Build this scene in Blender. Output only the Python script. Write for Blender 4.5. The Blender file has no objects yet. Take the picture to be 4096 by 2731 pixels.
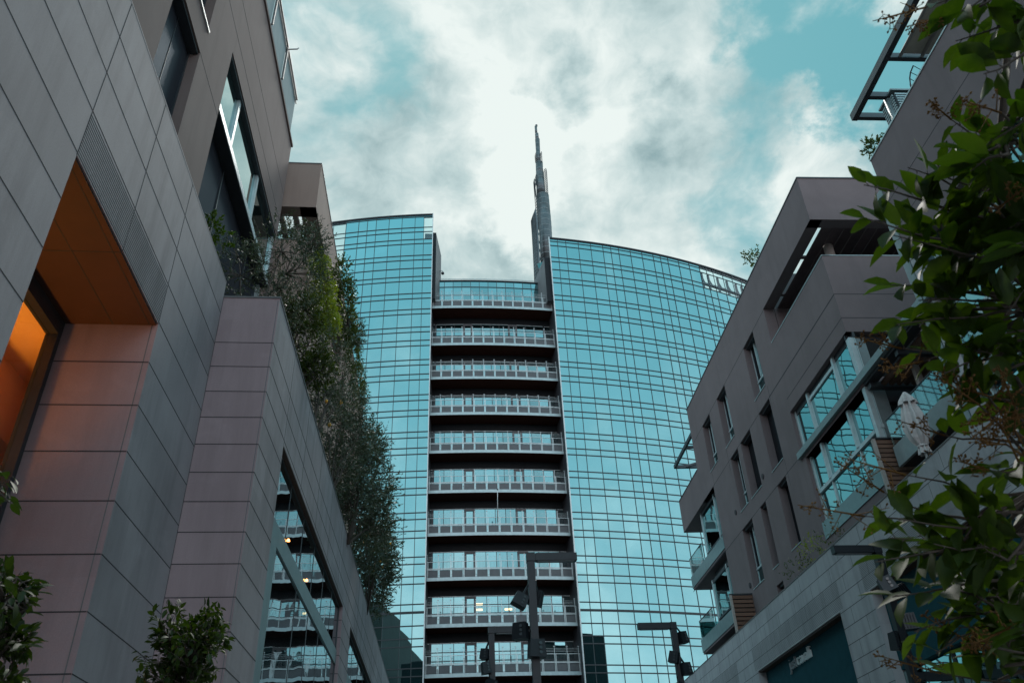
import bpy, math, random
from mathutils import Vector, Matrix
R = math.radians
random.seed(7)
scene = bpy.context.scene
col = scene.collection

# ------------------------------------------------------------------ camera model (source photo pixels 4096 x 2731)
FPX = 3255.38
PITCH, ROLL, YAW = R(33.5744), R(-2.58607), R(6.23964)
YR = R(1.86478)                       # the right-hand row of buildings splays out a little
CAM = Vector((0, 0, 1.6))
def cam_axes():
    cp, sp, cy, sy = math.cos(PITCH), math.sin(PITCH), math.cos(YAW), math.sin(YAW)
    f = Vector((sy * cp, cy * cp, sp)); r = Vector((cy, -sy, 0)); u = r.cross(f)
    cr, sr = math.cos(ROLL), math.sin(ROLL)
    return r * cr + u * sr, u * cr - r * sr, f
RI, UP, FW = cam_axes()
def ray(p):
    return (FW * FPX + RI * (p[0] - 2048) - UP * (p[1] - 1365.5)).normalized()
def at(p, t):                          # point seen at p, t metres away
    return CAM + ray(p) * t
def onplane(p, n, d):
    r = ray(p); return CAM + r * ((d - n.dot(CAM)) / n.dot(r))
def ony(p, y): return onplane(p, Vector((0, 1, 0)), y)
def onx(p, x): return onplane(p, Vector((1, 0, 0)), x)
def onz(p, z): return onplane(p, Vector((0, 0, 1)), z)
def Z(x0, y0, s):
    return lambda x, y: (x0 + x / s, y0 + y / s)
z1 = Z(0, 0, 1.96); z2 = Z(0, 600, 1.96); z3 = Z(0, 1300, 1.96); z5 = Z(700, 600, 1.96)
z6 = Z(900, 1300, 2.24); z7 = Z(900, 1931, 1.96)
zr1 = Z(3296, 0, 2.24); zr2 = Z(2650, 1250, 1.96); zr3 = Z(3100, 1200, 1.96); zr4 = Z(2650, 1900, 1.8875)
zr5 = Z(3200, 1931, 1.96); zr7 = Z(2900, 650, 1.96); zsk = Z(1600, 400, 1.96)
def D(x, y): return (x * 1.7415, y * 1.7415)

class Plane:
    """vertical plane: origin (x, y), direction of s, outward normal"""
    def __init__(self, o, u, n):
        self.o = Vector((o[0], o[1], 0)); self.u = Vector((u[0], u[1], 0)).normalized(); self.n = Vector((n[0], n[1], 0)).normalized()
    def __call__(self, s, z, d=0.0):
        return self.o + self.u * s + self.n * d + Vector((0, 0, z))
    def sz(self, p, d=0.0):
        q = onplane(p, self.n, self.n.dot(self.o) + d); return ((q - self.o).dot(self.u), q.z)
    def s(self, p, d=0.0): return self.sz(p, d)[0]
    def z(self, p, d=0.0): return self.sz(p, d)[1]

# ------------------------------------------------------------------ mesh builder
class MB:
    def __init__(self): self.v = []; self.f = []; self.m = []; self.sm = []
    def poly(self, pts, m=0, smooth=False):
        i = len(self.v); self.v += [Vector(p) for p in pts]; self.f.append(tuple(range(i, i + len(pts)))); self.m.append(m); self.sm.append(smooth)
    def hexa(self, a, b, m=0):         # two quads: a = 4 lower corners, b = 4 upper corners
        i = len(self.v); self.v += [Vector(p) for p in list(a) + list(b)]
        for q in ((3, 2, 1, 0), (4, 5, 6, 7), (0, 1, 5, 4), (1, 2, 6, 5), (2, 3, 7, 6), (3, 0, 4, 7)):
            self.f.append(tuple(i + k for k in q)); self.m.append(m); self.sm.append(False)
    def box(self, x0, x1, y0, y1, za, zb, m=0):
        self.hexa([(x0, y0, za), (x1, y0, za), (x1, y1, za), (x0, y1, za)], [(x0, y0, zb), (x1, y0, zb), (x1, y1, zb), (x0, y1, zb)], m)
    def pbox(self, P, s0, s1, za, zb, d0, d1, m=0):
        c = [(s0, d0), (s1, d0), (s1, d1), (s0, d1)]
        self.hexa([P(s, za, d) for s, d in c], [P(s, zb, d) for s, d in c], m)
    def bar(self, p, q, w, h, m=0, up=(0, 0, 1)):
        p = Vector(p); q = Vector(q); t = (q - p).normalized(); up = Vector(up)
        if abs(t.dot(up)) > .95: up = Vector((0, 1, 0))
        a = t.cross(up).normalized() * (w / 2); b = a.cross(t).normalized() * (h / 2)
        self.hexa([p - a - b, p + a - b, p + a + b, p - a + b], [q - a - b, q + a - b, q + a + b, q - a + b], m)
    def tube(self, pts, rad, n=6, m=0, cap=True):
        pts = [Vector(p) for p in pts]
        if not hasattr(rad, '__len__'): rad = [rad] * len(pts)
        base = len(self.v); ref = None
        for k, p in enumerate(pts):
            t = (pts[min(k + 1, len(pts) - 1)] - pts[max(k - 1, 0)]).normalized()
            if ref is None or abs(ref.dot(t)) > .95: ref = Vector((0, 0, 1)) if abs(t.z) < .9 else Vector((1, 0, 0))
            a = t.cross(ref).normalized(); b = t.cross(a)
            for j in range(n):
                g = 2 * math.pi * j / n; self.v.append(p + (a * math.cos(g) + b * math.sin(g)) * rad[k])
        for k in range(len(pts) - 1):
            for j in range(n):
                i0 = base + k * n + j; i1 = base + k * n + (j + 1) % n
                self.f.append((i0, i1, i1 + n, i0 + n)); self.m.append(m); self.sm.append(True)
        if cap:
            self.f.append(tuple(base + j for j in range(n))[::-1]); self.m.append(m); self.sm.append(False)
            e = base + (len(pts) - 1) * n
            self.f.append(tuple(e + j for j in range(n))); self.m.append(m); self.sm.append(False)
    def wall(self, P, s0, s1, za, zb, holes=(), thick=.4, m=0, mr=None, ends=True):
        """wall face with rectangular holes (sa, sb, za, zb, depth) and their reveals"""
        mr = m if mr is None else mr
        S = sorted({s0, s1} | {min(max(h[i], s0), s1) for h in holes for i in (0, 1)})
        T = sorted({za, zb} | {min(max(h[i], za), zb) for h in holes for i in (2, 3)})
        for a, b in zip(S, S[1:]):
            for c, d in zip(T, T[1:]):
                ms, mz = (a + b) / 2, (c + d) / 2
                if any(h[0] < ms < h[1] and h[2] < mz < h[3] for h in holes): continue
                self.poly([P(a, c), P(b, c), P(b, d), P(a, d)], m)
        for h in holes:
            a, b, c, d, e = h
            oa, ob = a > s0, b < s1        # a hole running past the end leaves the corner open
            a, b, c, d = max(a, s0), min(b, s1), max(c, za), min(d, zb)
            if oa: self.poly([P(a, c), P(a, d), P(a, d, -e), P(a, c, -e)], mr)
            if ob: self.poly([P(b, c), P(b, c, -e), P(b, d, -e), P(b, d)], mr)
            self.poly([P(a, d), P(b, d), P(b, d, -e), P(a, d, -e)], mr)
            self.poly([P(a, c), P(a, c, -e), P(b, c, -e), P(b, c)], mr)
        self.poly([P(s0, zb), P(s1, zb), P(s1, zb, -thick), P(s0, zb, -thick)], m)
        if ends in (True, 'a'): self.poly([P(s0, za), P(s0, zb), P(s0, zb, -thick), P(s0, za, -thick)], m)
        if ends in (True, 'b'): self.poly([P(s1, za), P(s1, za, -thick), P(s1, zb, -thick), P(s1, zb)], m)
    def build(self, name, mats, parent=None, loc=None):
        if not isinstance(mats, (list, tuple)): mats = [mats]
        root = parent
        while root is not None and root.parent is not None: root = root.parent
        off = root.location.copy() if root is not None else (Vector(loc) if loc is not None else Vector())
        me = bpy.data.meshes.new(name)
        me.from_pydata([tuple(v - off) for v in self.v], [], self.f)
        for mt in mats: me.materials.append(mt)
        me.polygons.foreach_set('material_index', self.m)
        me.polygons.foreach_set('use_smooth', self.sm)
        me.update()
        o = bpy.data.objects.new(name, me); col.objects.link(o)
        if parent is not None: o.parent = parent
        else: o.location = off
        return o

def tag(o, label=None, cat=None, group=None, kind=None):
    for k, v in (('label', label), ('category', cat), ('group', group), ('kind', kind)):
        if v: o[k] = v
    return o
def thing(name, loc, label, cat, group=None):
    o = bpy.data.objects.new(name, None); col.objects.link(o); o.location = loc
    o.empty_display_size = .3
    return tag(o, label, cat, group)
def copy_tree(o, parent=None):
    c = o.copy(); col.objects.link(c); c.parent = parent
    for ch in [x for x in scene.objects if x.parent == o]: copy_tree(ch, c)
    return c

# ------------------------------------------------------------------ materials
def newmat(name):
    m = bpy.data.materials.new(name); m.use_nodes = True
    nt = m.node_tree; b = nt.nodes['Principled BSDF']
    return m, nt, b
class N:
    """tiny node helper"""
    def __init__(self, nt): self.nt = nt
    def n(self, t, **kw):
        x = self.nt.nodes.new(t)
        for k, v in kw.items(): setattr(x, k, v)
        return x
    def link(self, a, b): self.nt.links.new(a, b)
    def put(self, sock, v):
        if hasattr(v, 'is_output'): self.link(v, sock)
        else: sock.default_value = v
    def math(self, op, a, b=None, c=None, clamp=False):
        x = self.n('ShaderNodeMath', operation=op, use_clamp=clamp)
        self.put(x.inputs[0], a)
        if b is not None: self.put(x.inputs[1], b)
        if c is not None: self.put(x.inputs[2], c)
        return x.outputs[0]
    def vmath(self, op, a, b=None):
        x = self.n('ShaderNodeVectorMath', operation=op)
        self.put(x.inputs[0], a)
        if b is not None: self.put(x.inputs[1], b)
        return x.outputs['Value'] if op in ('DOT_PRODUCT', 'LENGTH') else x.outputs[0]
    def noise(self, vec, scale, detail=4, rough=.55, dist=0.0, out='Fac'):
        x = self.n('ShaderNodeTexNoise'); self.put(x.inputs['Vector'], vec)
        x.inputs['Scale'].default_value = scale; x.inputs['Detail'].default_value = detail
        x.inputs['Roughness'].default_value = rough; x.inputs['Distortion'].default_value = dist
        return x.outputs[out]
    def mix(self, f, a, b, blend='MIX'):
        x = self.n('ShaderNodeMix', data_type='RGBA', blend_type=blend)
        self.put(x.inputs[0], f); self.put(x.inputs[6], a); self.put(x.inputs[7], b)
        return x.outputs[2]
    def ramp(self, f, lo, hi):
        x = self.n('ShaderNodeMapRange'); self.put(x.inputs[0], f)
        x.inputs[1].default_value = lo; x.inputs[2].default_value = hi
        return x.outputs[0]
    def pos(self): return self.n('ShaderNodeNewGeometry').outputs['Position']
    def comb(self, x, y, z):
        c = self.n('ShaderNodeCombineXYZ')
        for i, v in enumerate((x, y, z)): self.put(c.inputs[i], v)
        return c.outputs[0]
    def sep(self, v):
        s = self.n('ShaderNodeSeparateXYZ'); self.put(s.inputs[0], v); return s.outputs
def matte(m, v=.12):
    m.node_tree.nodes['Principled BSDF'].inputs['Specular IOR Level'].default_value = v
def c4(c): return (c[0], c[1], c[2], 1)

def stone(name, ca, cb, course, z0, length, stain=.35, rough=.72):
    """honed stone slabs: each slab a slightly different tone, rain streaks, cloudy stains, fine grain"""
    m, nt, b = newmat(name); h = N(nt)
    p = h.pos(); x, y, z = h.sep(p)[:3]
    row = h.math('FLOOR', h.math('DIVIDE', h.math('SUBTRACT', z, z0), course))
    run = h.math('FLOOR', h.math('DIVIDE', h.math('ADD', h.math('ADD', x, y), h.math('MULTIPLY', row, .37)), length))
    wn = h.n('ShaderNodeTexWhiteNoise', noise_dimensions='3D'); h.link(h.comb(row, run, 3.1), wn.inputs['Vector'])
    cloud = h.noise(p, .7, 5, .6, .3)
    streak = h.noise(h.comb(h.math('MULTIPLY', x, 2.4), h.math('MULTIPLY', y, 2.4), h.math('MULTIPLY', z, .3)), 1.0, 5, .62)
    grain = h.noise(p, 55, 3, .6)
    f = h.math('ADD', h.math('MULTIPLY', wn.outputs['Value'], .44), h.math('MULTIPLY', h.ramp(cloud, .3, .7), .56))
    c = h.mix(f, c4(ca), c4(cb))
    dark = h.math('MULTIPLY', h.ramp(streak, .46, .74), stain)
    c = h.mix(dark, c, c4([v * .62 for v in ca]))
    light = h.math('MULTIPLY', h.ramp(h.noise(p, 1.3, 6, .65, .8), .55, .80), .34)
    c = h.mix(light, c, c4([min(1, v * 1.3) for v in cb]))
    c = h.mix(h.math('MULTIPLY', h.ramp(grain, .3, .7), .26), c, c4([v * .72 for v in ca]))
    h.link(c, b.inputs['Base Color']); b.inputs['Roughness'].default_value = rough
    bp = h.n('ShaderNodeBump'); bp.inputs['Strength'].default_value = .12; bp.inputs['Distance'].default_value = .01
    h.link(grain, bp.inputs['Height']); h.link(bp.outputs[0], b.inputs['Normal'])
    return m
def stucco(name, ca, cb, scale=.5, streak=.34):
    m, nt, b = newmat(name); h = N(nt); p = h.pos(); x, y, z = h.sep(p)[:3]
    cl = h.noise(p, scale, 6, .62, .4); gr = h.noise(p, 38, 4, .7)
    st = h.noise(h.comb(h.math('MULTIPLY', x, 3.0), h.math('MULTIPLY', y, 3.0), h.math('MULTIPLY', z, .22)), 1.0, 5, .6)
    c = h.mix(h.ramp(cl, .3, .7), c4(ca), c4(cb))
    c = h.mix(h.math('MULTIPLY', h.ramp(st, .52, .8), streak), c, c4([v * .6 for v in ca]))
    c = h.mix(h.math('MULTIPLY', h.ramp(gr, .35, .7), .22), c, c4([v * .75 for v in ca]))
    h.link(c, b.inputs['Base Color']); b.inputs['Roughness'].default_value = .85
    bp = h.n('ShaderNodeBump'); bp.inputs['Strength'].default_value = .2; bp.inputs['Distance'].default_value = .01
    h.link(gr, bp.inputs['Height']); h.link(bp.outputs[0], b.inputs['Normal'])
    return m
def plain(name, c, rough=.5, metal=0.0, var=.12, scale=3.0, emit=None, estr=0.0):
    m, nt, b = newmat(name); h = N(nt)
    f = h.noise(h.pos(), scale, 5, .6)
    h.link(h.mix(h.ramp(f, .3, .7), c4([v * (1 - var) for v in c]), c4([min(1, v * (1 + var)) for v in c])), b.inputs['Base Color'])
    b.inputs['Roughness'].default_value = rough; b.inputs['Metallic'].default_value = metal
    if emit:
        b.inputs['Emission Color'].default_value = c4(emit); b.inputs['Emission Strength'].default_value = estr
    return m
def mirror_glass(name, tint, body, gloss=.8, tilt=.012, wave=.0, wscale=.8, var=.16, rough=.012):
    """coated glazing: mostly mirror, every pane (mesh island) sits at its own small tilt and tone"""
    m, nt, b = newmat(name); h = N(nt); nt.nodes.remove(b)
    g = h.n('ShaderNodeNewGeometry')
    wn = h.n('ShaderNodeTexWhiteNoise', noise_dimensions='1D'); h.link(g.outputs['Random Per Island'], wn.inputs['W'])
    off = h.vmath('MULTIPLY', h.vmath('SUBTRACT', wn.outputs['Color'], (.5, .5, .5)), (tilt * 2, tilt * 2, tilt * 2))
    nrm = h.vmath('ADD', g.outputs['Normal'], off)
    if wave:
        w = h.noise(g.outputs['Position'], wscale, 2, .5, 0, 'Color')
        nrm = h.vmath('ADD', nrm, h.vmath('MULTIPLY', h.vmath('SUBTRACT', w, (.5, .5, .5)), (wave, wave, wave)))
    nrm = h.vmath('NORMALIZE', nrm)
    k = h.math('ADD', h.math('MULTIPLY', g.outputs['Random Per Island'], var), 1 - var)
    dirt = h.math('ADD', .93, h.math('MULTIPLY', h.noise(g.outputs['Position'], .6, 5, .6), .12))
    tc = h.mix(1.0, c4(tint), h.comb(h.math('MULTIPLY', k, dirt), h.math('MULTIPLY', k, dirt), h.math('MULTIPLY', k, dirt)), 'MULTIPLY')
    gl = h.n('ShaderNodeBsdfGlossy'); h.link(tc, gl.inputs['Color']); gl.inputs['Roughness'].default_value = rough; h.link(nrm, gl.inputs['Normal'])
    df = h.n('ShaderNodeBsdfDiffuse'); df.inputs['Color'].default_value = c4(body)
    fr = h.n('ShaderNodeFresnel'); fr.inputs['IOR'].default_value = 1.5
    fac = h.math('ADD', gloss, h.math('MULTIPLY', fr.outputs[0], 1 - gloss), clamp=True)
    mx = h.n('ShaderNodeMixShader'); h.link(fac, mx.inputs[0]); h.link(df.outputs[0], mx.inputs[1]); h.link(gl.outputs[0], mx.inputs[2])
    h.link(mx.outputs[0], nt.nodes['Material Output'].inputs['Surface'])
    return m
def clear_glass(name, tint, gloss=.15):
    m, nt, b = newmat(name); h = N(nt); nt.nodes.remove(b)
    tr = h.n('ShaderNodeBsdfTransparent'); tr.inputs['Color'].default_value = c4(tint)
    gl = h.n('ShaderNodeBsdfGlossy'); gl.inputs['Roughness'].default_value = .02
    lw = h.n('ShaderNodeLayerWeight')
    fac = h.math('ADD', gloss, h.math('MULTIPLY', h.math('POWER', lw.outputs['Facing'], 5.0), .85 - gloss), clamp=True)
    mx = h.n('ShaderNodeMixShader'); h.link(fac, mx.inputs[0]); h.link(tr.outputs[0], mx.inputs[1]); h.link(gl.outputs[0], mx.inputs[2])
    h.link(mx.outputs[0], nt.nodes['Material Output'].inputs['Surface'])
    return m
def leaf_mat(name, ca, cb, trans=.35, rough=.35):
    m, nt, b = newmat(name); h = N(nt); nt.nodes.remove(b)
    g = h.n('ShaderNodeNewGeometry')
    c = h.mix(g.outputs['Random Per Island'], c4(ca), c4(cb))
    c = h.mix(h.math('MULTIPLY', h.ramp(h.noise(g.outputs['Position'], 1.6, 3), .35, .65), .45), c, c4([v * .55 for v in ca]))
    c = h.mix(h.math('MULTIPLY', h.ramp(h.noise(g.outputs['Position'], 46, 4, .7), .5, .8), .5), c, c4([cb[0] * 1.25, cb[1] * 1.05, cb[2]]))
    p = h.n('ShaderNodeBsdfPrincipled'); h.link(c, p.inputs['Base Color']); p.inputs['Roughness'].default_value = rough
    p.inputs['Specular IOR Level'].default_value = .28
    t = h.n('ShaderNodeBsdfTranslucent'); h.link(h.mix(1.0, c, (1.7, 1.9, .4, 1), 'MULTIPLY'), t.inputs['Color'])
    mx = h.n('ShaderNodeMixShader'); mx.inputs[0].default_value = trans
    h.link(p.outputs[0], mx.inputs[1]); h.link(t.outputs[0], mx.inputs[2])
    h.link(mx.outputs[0], nt.nodes['Material Output'].inputs['Surface'])
    return m
def wood(name, ca, cb):
    m, nt, b = newmat(name); h = N(nt); p = h.pos(); g = h.n('ShaderNodeNewGeometry')
    x, y, z = h.sep(p)[:3]
    f = h.noise(h.comb(x, y, h.math('MULTIPLY', z, 14.0)), 2.2, 6, .7, .6)
    c = h.mix(h.ramp(f, .3, .7), c4(ca), c4(cb))
    c = h.mix(h.math('MULTIPLY', g.outputs['Random Per Island'], .5), c, c4([v * .45 for v in ca]))
    h.link(c, b.inputs['Base Color']); b.inputs['Roughness'].default_value = .65
    return m

M = {}
M['stone_l'] = stone('pale stone slabs', (.245, .212, .222), (.390, .342, .356), .682, 11.22, 1.63, .55)
M['stone_f'] = stone('pink stone slabs', (.268, .184, .194), (.335, .238, .248), .508, 10.9, 1.35, .5)
M['stone_r'] = stone('grey stone slabs', (.30, .286, .296), (.42, .402, .414), .508, 10.72, 1.4, .6)
M['joint'] = plain('dark slab joint', (.035, .03, .034), .9)
M['rib'] = plain('shallow groove', (.13, .125, .128), .9)
M['coping'] = plain('coping metal', (.16, .15, .15), .5, .3)
M['stucco_l'] = stucco('brown render', (.148, .100, .090), (.178, .124, .113))
M['stucco_t'] = stucco('tan render', (.27, .182, .150), (.31, .215, .180))
M['stucco_r'] = stucco('mauve brown render', (.126, .093, .095), (.165, .123, .126))
M['soffit'] = plain('brown soffit board', (.045, .018, .010), .6)
M['dark'] = plain('dark reveal', (.02, .02, .024), .6)
M['dkframe'] = plain('charcoal metal', (.035, .038, .044), .45, .2)
M['ltframe'] = plain('pale aluminium', (.42, .47, .48), .4, .3)
M['teal_beam'] = plain('grey green metal', (.19, .225, .23), .4, .3)
M['white_metal'] = plain('white steel', (.50, .52, .52), .4, .2)
M['grey_panel'] = plain('perforated grey panel', (.075, .074, .079), .6)
M['tower_glass'] = mirror_glass('coated tower glass', (.190, .375, .390), (.015, .05, .058), .86, .003, .008, .35, .06)
M['recess_glass'] = mirror_glass('balcony glazing', (.225, .42, .44), (.015, .03, .034), .78, .006, .004, .8, .28)
M['bay_glass'] = mirror_glass('bay glazing', (.27, .455, .465), (.015, .04, .045), .72, .004, .012, .8, .08)
M['dark_glass'] = mirror_glass('dark window glass', (.34, .48, .50), (.008, .012, .014), .22, .008, .03, .9, .2)
M['shade_glass'] = mirror_glass('shaded dark pane', (.13, .15, .17), (.040, .041, .050), .16, .004, 0, 1, .1, .2)
M['sky_glass'] = mirror_glass('bright window glass', (.66, .80, .79), (.05, .07, .07), .85, .006, .02, .5, .1)
M['shop_glass'] = mirror_glass('shop glazing', (.62, .72, .74), (.012, .014, .016), .62, .003, .02, .7, .08)
M['clear'] = clear_glass('clear window glass', (.80, .88, .86), .06)
M['fin_glass'] = clear_glass('see-through glass fin', (.66, .88, .90), .06)
M['frost'] = plain('frosted balustrade glass', (.27, .31, .31), .9, 0, .06)
M['aqua_panel'] = plain('pale aqua spandrel', (.14, .20, .205), .25, 0, .08)
M['fascia'] = plain('balcony fascia metal', (.34, .41, .42), .4, .2)
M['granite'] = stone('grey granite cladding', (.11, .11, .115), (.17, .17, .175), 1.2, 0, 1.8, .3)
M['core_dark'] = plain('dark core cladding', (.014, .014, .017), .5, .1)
M['under'] = plain('brown balcony soffit', (.06, .020, .014), .7)
M['louvre'] = plain('dark louvre', (.012, .014, .016), .5)
M['lamp'] = plain('anthracite lamp metal', (.012, .014, .018), .42, .3)
M['lens'] = plain('floodlight lens', (.06, .065, .07), .12)
M['steel'] = plain('spire steel mesh', (.085, .093, .098), .4, .5, .4, .9)
M['steel_dk'] = plain('spire dark lattice', (.05, .052, .058), .5, .4)
M['wood'] = wood('weathered red wood slats', (.12, .058, .036), (.19, .095, .06))
M['wood_pale'] = wood('greyed pale post', (.34, .29, .265), (.42, .37, .34))
M['wood_dk'] = wood('dark purple wood slats', (.075, .048, .052), (.12, .075, .075))
M['cloth'] = plain('pale canvas', (.42, .38, .37), .9, 0, .12, 4)
M['ceil'] = plain('cream awning', (.42, .36, .30), .9)
M['room'] = plain('warm plaster', (.80, .50, .22), .8, 0, .05)
M['bark'] = stucco('bark', (.055, .042, .034), (.09, .07, .056), 6)
M['olive'] = leaf_mat('olive leaf', (.038, .056, .038), (.105, .130, .095), .12, .5)
M['bush'] = leaf_mat('dark bush leaf', (.028, .045, .010), (.07, .09, .018), .3)
M['lime'] = leaf_mat('yellow green leaf', (.13, .18, .015), (.25, .26, .03), .35)
M['privet'] = leaf_mat('glossy privet leaf', (.022, .042, .005), (.050, .086, .009), .46, .5)
M['privet_dark'] = leaf_mat('dark glossy leaf', (.015, .028, .004), (.034, .056, .008), .35, .5)
M['panicle'] = leaf_mat('dry flower bud', (.13, .062, .020), (.22, .115, .035), .25, .8)
M['fruit'] = plain('orange fruit', (.8, .36, .03), .5)
M['paving'] = stone('paving slabs', (.20, .195, .19), (.26, .255, .25), 50, -1, .9, .3)
M['sign'] = plain('pale sign letters', (.66, .72, .72), .4, .1, .05)
M['shopdark'] = plain('dark teal shop fascia', (.013, .058, .072), .8)
M['pink'] = plain('shop display backdrop', (.55, .42, .46), .7)
matte(M['frost']); matte(M['shopdark']); matte(M['under'], .05); matte(M['louvre'], .1); matte(M['core_dark'], .15); matte(M['coping'], .3)
# ================================================================== LEFT SIDE
PF1 = Plane((-4, 0), (0, 1), (1, 0))
g1 = R(.97)
PF2 = Plane((-2.97, 12.6), (math.sin(g1), math.cos(g1)), (math.cos(g1), -math.sin(g1)))
PPI = Plane((-4, 12.6), (1, 0), (0, -1))
PU1 = Plane((-5.2, 0), (0, 1), (1, 0))
g2 = R(.66)
PU2 = Plane((-4.19, 20.9), (math.sin(g2), math.cos(g2)), (math.cos(g2), -math.sin(g2)))
PU2F = Plane((-9.5, 20.9), (1, 0), (0, -1))

def hjoints(mb, P, s0, s1, zs, m, w=.013, d=.0025):
    for z in zs: mb.pbox(P, s0, s1, z - w / 2, z + w / 2, -.01, d, m)
def vjoint(mb, P, s, za, zb, m, w=.014, d=.002): mb.pbox(P, s - w / 2, s + w / 2, za, zb, -.01, d, m)

# ---- stone clad podium
podium = thing('stone_building', (-4, 6, 0), 'long pale stone clad podium with a recessed lit portal, under the olive trees', 'building')
mb = MB()
PT = 8.46; Y0, Y1 = 6.70, 9.96
mb.wall(PF1, -14, 12.58, 0, 11.22, [(Y0, Y1, 0, PT, 1.41)], .5, 0, 1)
hz = [11.22 - k * .682 for k in range(1, 17)]
for z in hz:
    if z > PT + .02: hjoints(mb, PF1, -14, 12.58, [z], 2)
    else:
        hjoints(mb, PF1, -14, Y0, [z], 2); hjoints(mb, PF1, Y1, 12.58, [z], 2)
for s in (Y0, (Y0 + Y1) / 2, Y1): vjoint(mb, PF1, s, PT, 11.21, 2)
for s in (3.0, -1.4): vjoint(mb, PF1, s, 0, 11.21, 2)
# ribbed lintel slab over the portal
for k in range(1, 15): hjoints(mb, PF1, Y0 + .01, Y1 - .01, [PT + .03 + k * .0445], 3, .014)
PRT = Plane((-5.41, Y1), (1, 0), (0, -1))
hjoints(mb, PRT, .12, 1.40, [z for z in hz if z < PT - .1], 2, .016)
vjoint(mb, PRT, 1.33, 0, PT - .02, 3, .014)
mb.build('facade_wall', [M['stone_l'], M['stone_f'], M['joint'], M['rib']], podium)
mb = MB()
mb.box(-5.40, -4.02, Y0 + .01, Y1 - .01, PT - .03, PT - .004, 0)
for y in ((Y0 + Y1) / 2,): mb.box(-5.38, -4.03, y - .008, y + .008, PT - .033, PT - .028, 1)
mb.box(-4.62, -4.605, Y0 + .02, Y1 - .02, PT - .033, PT - .028, 1)
mb.box(-4.12, -4.105, Y0 + .02, Y1 - .02, PT - .033, PT - .028, 1)
mb.build('portal_soffit', [M['soffit'], M['dark']], podium)
fr = MB()
fr.box(-5.44, -5.27, Y0, Y1, PT - .26, PT - .031, 0)
fr.box(-5.44, -5.27, Y1 - .10, Y1 - .003, 0, PT - .27, 0)
fr.box(-5.44, -5.27, Y0 + .003, Y0 + .1, 0, PT - .27, 0)
wf = fr.build('portal_window', M['dkframe'], podium)
mb = MB(); mb.box(-5.40, -5.385, Y0 + .1, Y1 - .1, 0, PT - .26)
mb.build('pane', M['clear'], wf)
rm = MB()                               # the lit room behind the portal window
rm.poly([(-5.45, 3, 8.32), (-5.45, 13, 8.32), (-6.35, 13, 8.32), (-6.35, 3, 8.32)])
rm.poly([(-6.35, 3, 8.32), (-6.35, 13, 8.32), (-6.35, 13, 7.3), (-6.35, 3, 7.3)])
rm.poly([(-6.35, 3, 7.3), (-6.35, 13, 7.3), (-9, 13, 7.3), (-9, 3, 7.3)])
rm.poly([(-9, 3, 0.1), (-9, 13, 0.1), (-9, 13, 7.3), (-9, 3, 7.3)])
rm.poly([(-9, 13, .1), (-5.45, 13, .1), (-5.45, 13, 8.32), (-9, 13, 8.32)])
rm.poly([(-9, 3, .1), (-5.45, 3, .1), (-5.45, 3, 8.32), (-9, 3, 8.32)])
rm.poly([(-9, 3, .1), (-9, 13, .1), (-5.45, 13, .1), (-5.45, 3, .1)])
rm.poly([(-5.445, 3, 0), (-5.445, Y0, 0), (-5.445, Y0, 8.4), (-5.445, 3, 8.4)])
rm.poly([(-5.445, Y1, 0), (-5.445, 13, 0), (-5.445, 13, 8.4), (-5.445, Y1, 8.4)])
rm.build('lit_room', M['room'], podium)
# pier and street front beyond it
pz = [10.45 - .55 - .508 * k for k in range(0, 19)]
mb = MB()
mb.wall(PPI, 0, 1.03, 0, 10.9, (), .45, 0)
hjoints(mb, PPI, 0, 1.03, pz, 1, .014)
vjoint(mb, PPI, 1.0, 0, 10.85, 2, .012)
mb.build('pier_wall', [M['stone_f'], M['joint'], M['rib']], podium)
o1a = PF2.sz((1134, 1780)); o1b = PF2.sz((1372, 2423)); o2a = PF2.sz((1402, 2497))
OZ = (o1a[1] + o1b[1]) / 2
holes = [(o1a[0], o1b[0], .0, OZ, .5), (o2a[0], o2a[0] + 12.5, .0, OZ, .5), (o2a[0] + 14, o2a[0] + 26, 0, OZ, .5)]
mb = MB()
mb.wall(PF2, 0, 62, 0, 10.9, holes, .45, 0, 2)
for z in pz:
    if z > OZ + .03: hjoints(mb, PF2, 0, 62, [z], 1, .018)
    else:
        hjoints(mb, PF2, 0, o1a[0], [z], 1, .016); hjoints(mb, PF2, o1b[0], o2a[0], [z], 1, .02)
        PJ = Plane(tuple(PF2(o1b[0], 0, -.5))[:2], tuple(PF2.n)[:2], tuple(-PF2.u)[:2])
        hjoints(mb, PJ, .15, .49, [z], 1, .018)
for k, s in enumerate((1.9, 4.1, 6.4, 8.7, 11.2, 14, 17, 20, 23.5, 27, 31, 36, 41)):
    vjoint(mb, PF2, s, OZ + .01, 10.89, 1, .014)
mb.build('street_wall', [M['stone_l'], M['joint'], M['stone_f']], podium)
mb = MB()
mb.pbox(PF2, -.02, 62, 10.9, 10.935, -.46, .015); mb.pbox(PPI, 0, 1.03, 10.9, 10.932, -.4, .015)
mb.build('coping', M['coping'], podium)
mb = MB(); mb.pbox(PF1, -14, 12.58, 11.222, 11.25, -.5, .003); mb.build('coping', M['stone_l'], podium)
mb = MB(); mb.poly([(-14, -14, 10.55), (-4.4, -14, 10.55), (-4.4, 12.7, 10.55), (-14, 12.7, 10.55)]); mb.poly([(-14, 12.7, 10.55), (-3.4, 12.7, 10.55), (-2.9, 62, 10.55), (-14, 62, 10.55)])
mb.build('terrace_roof', M['coping'], podium)
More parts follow.
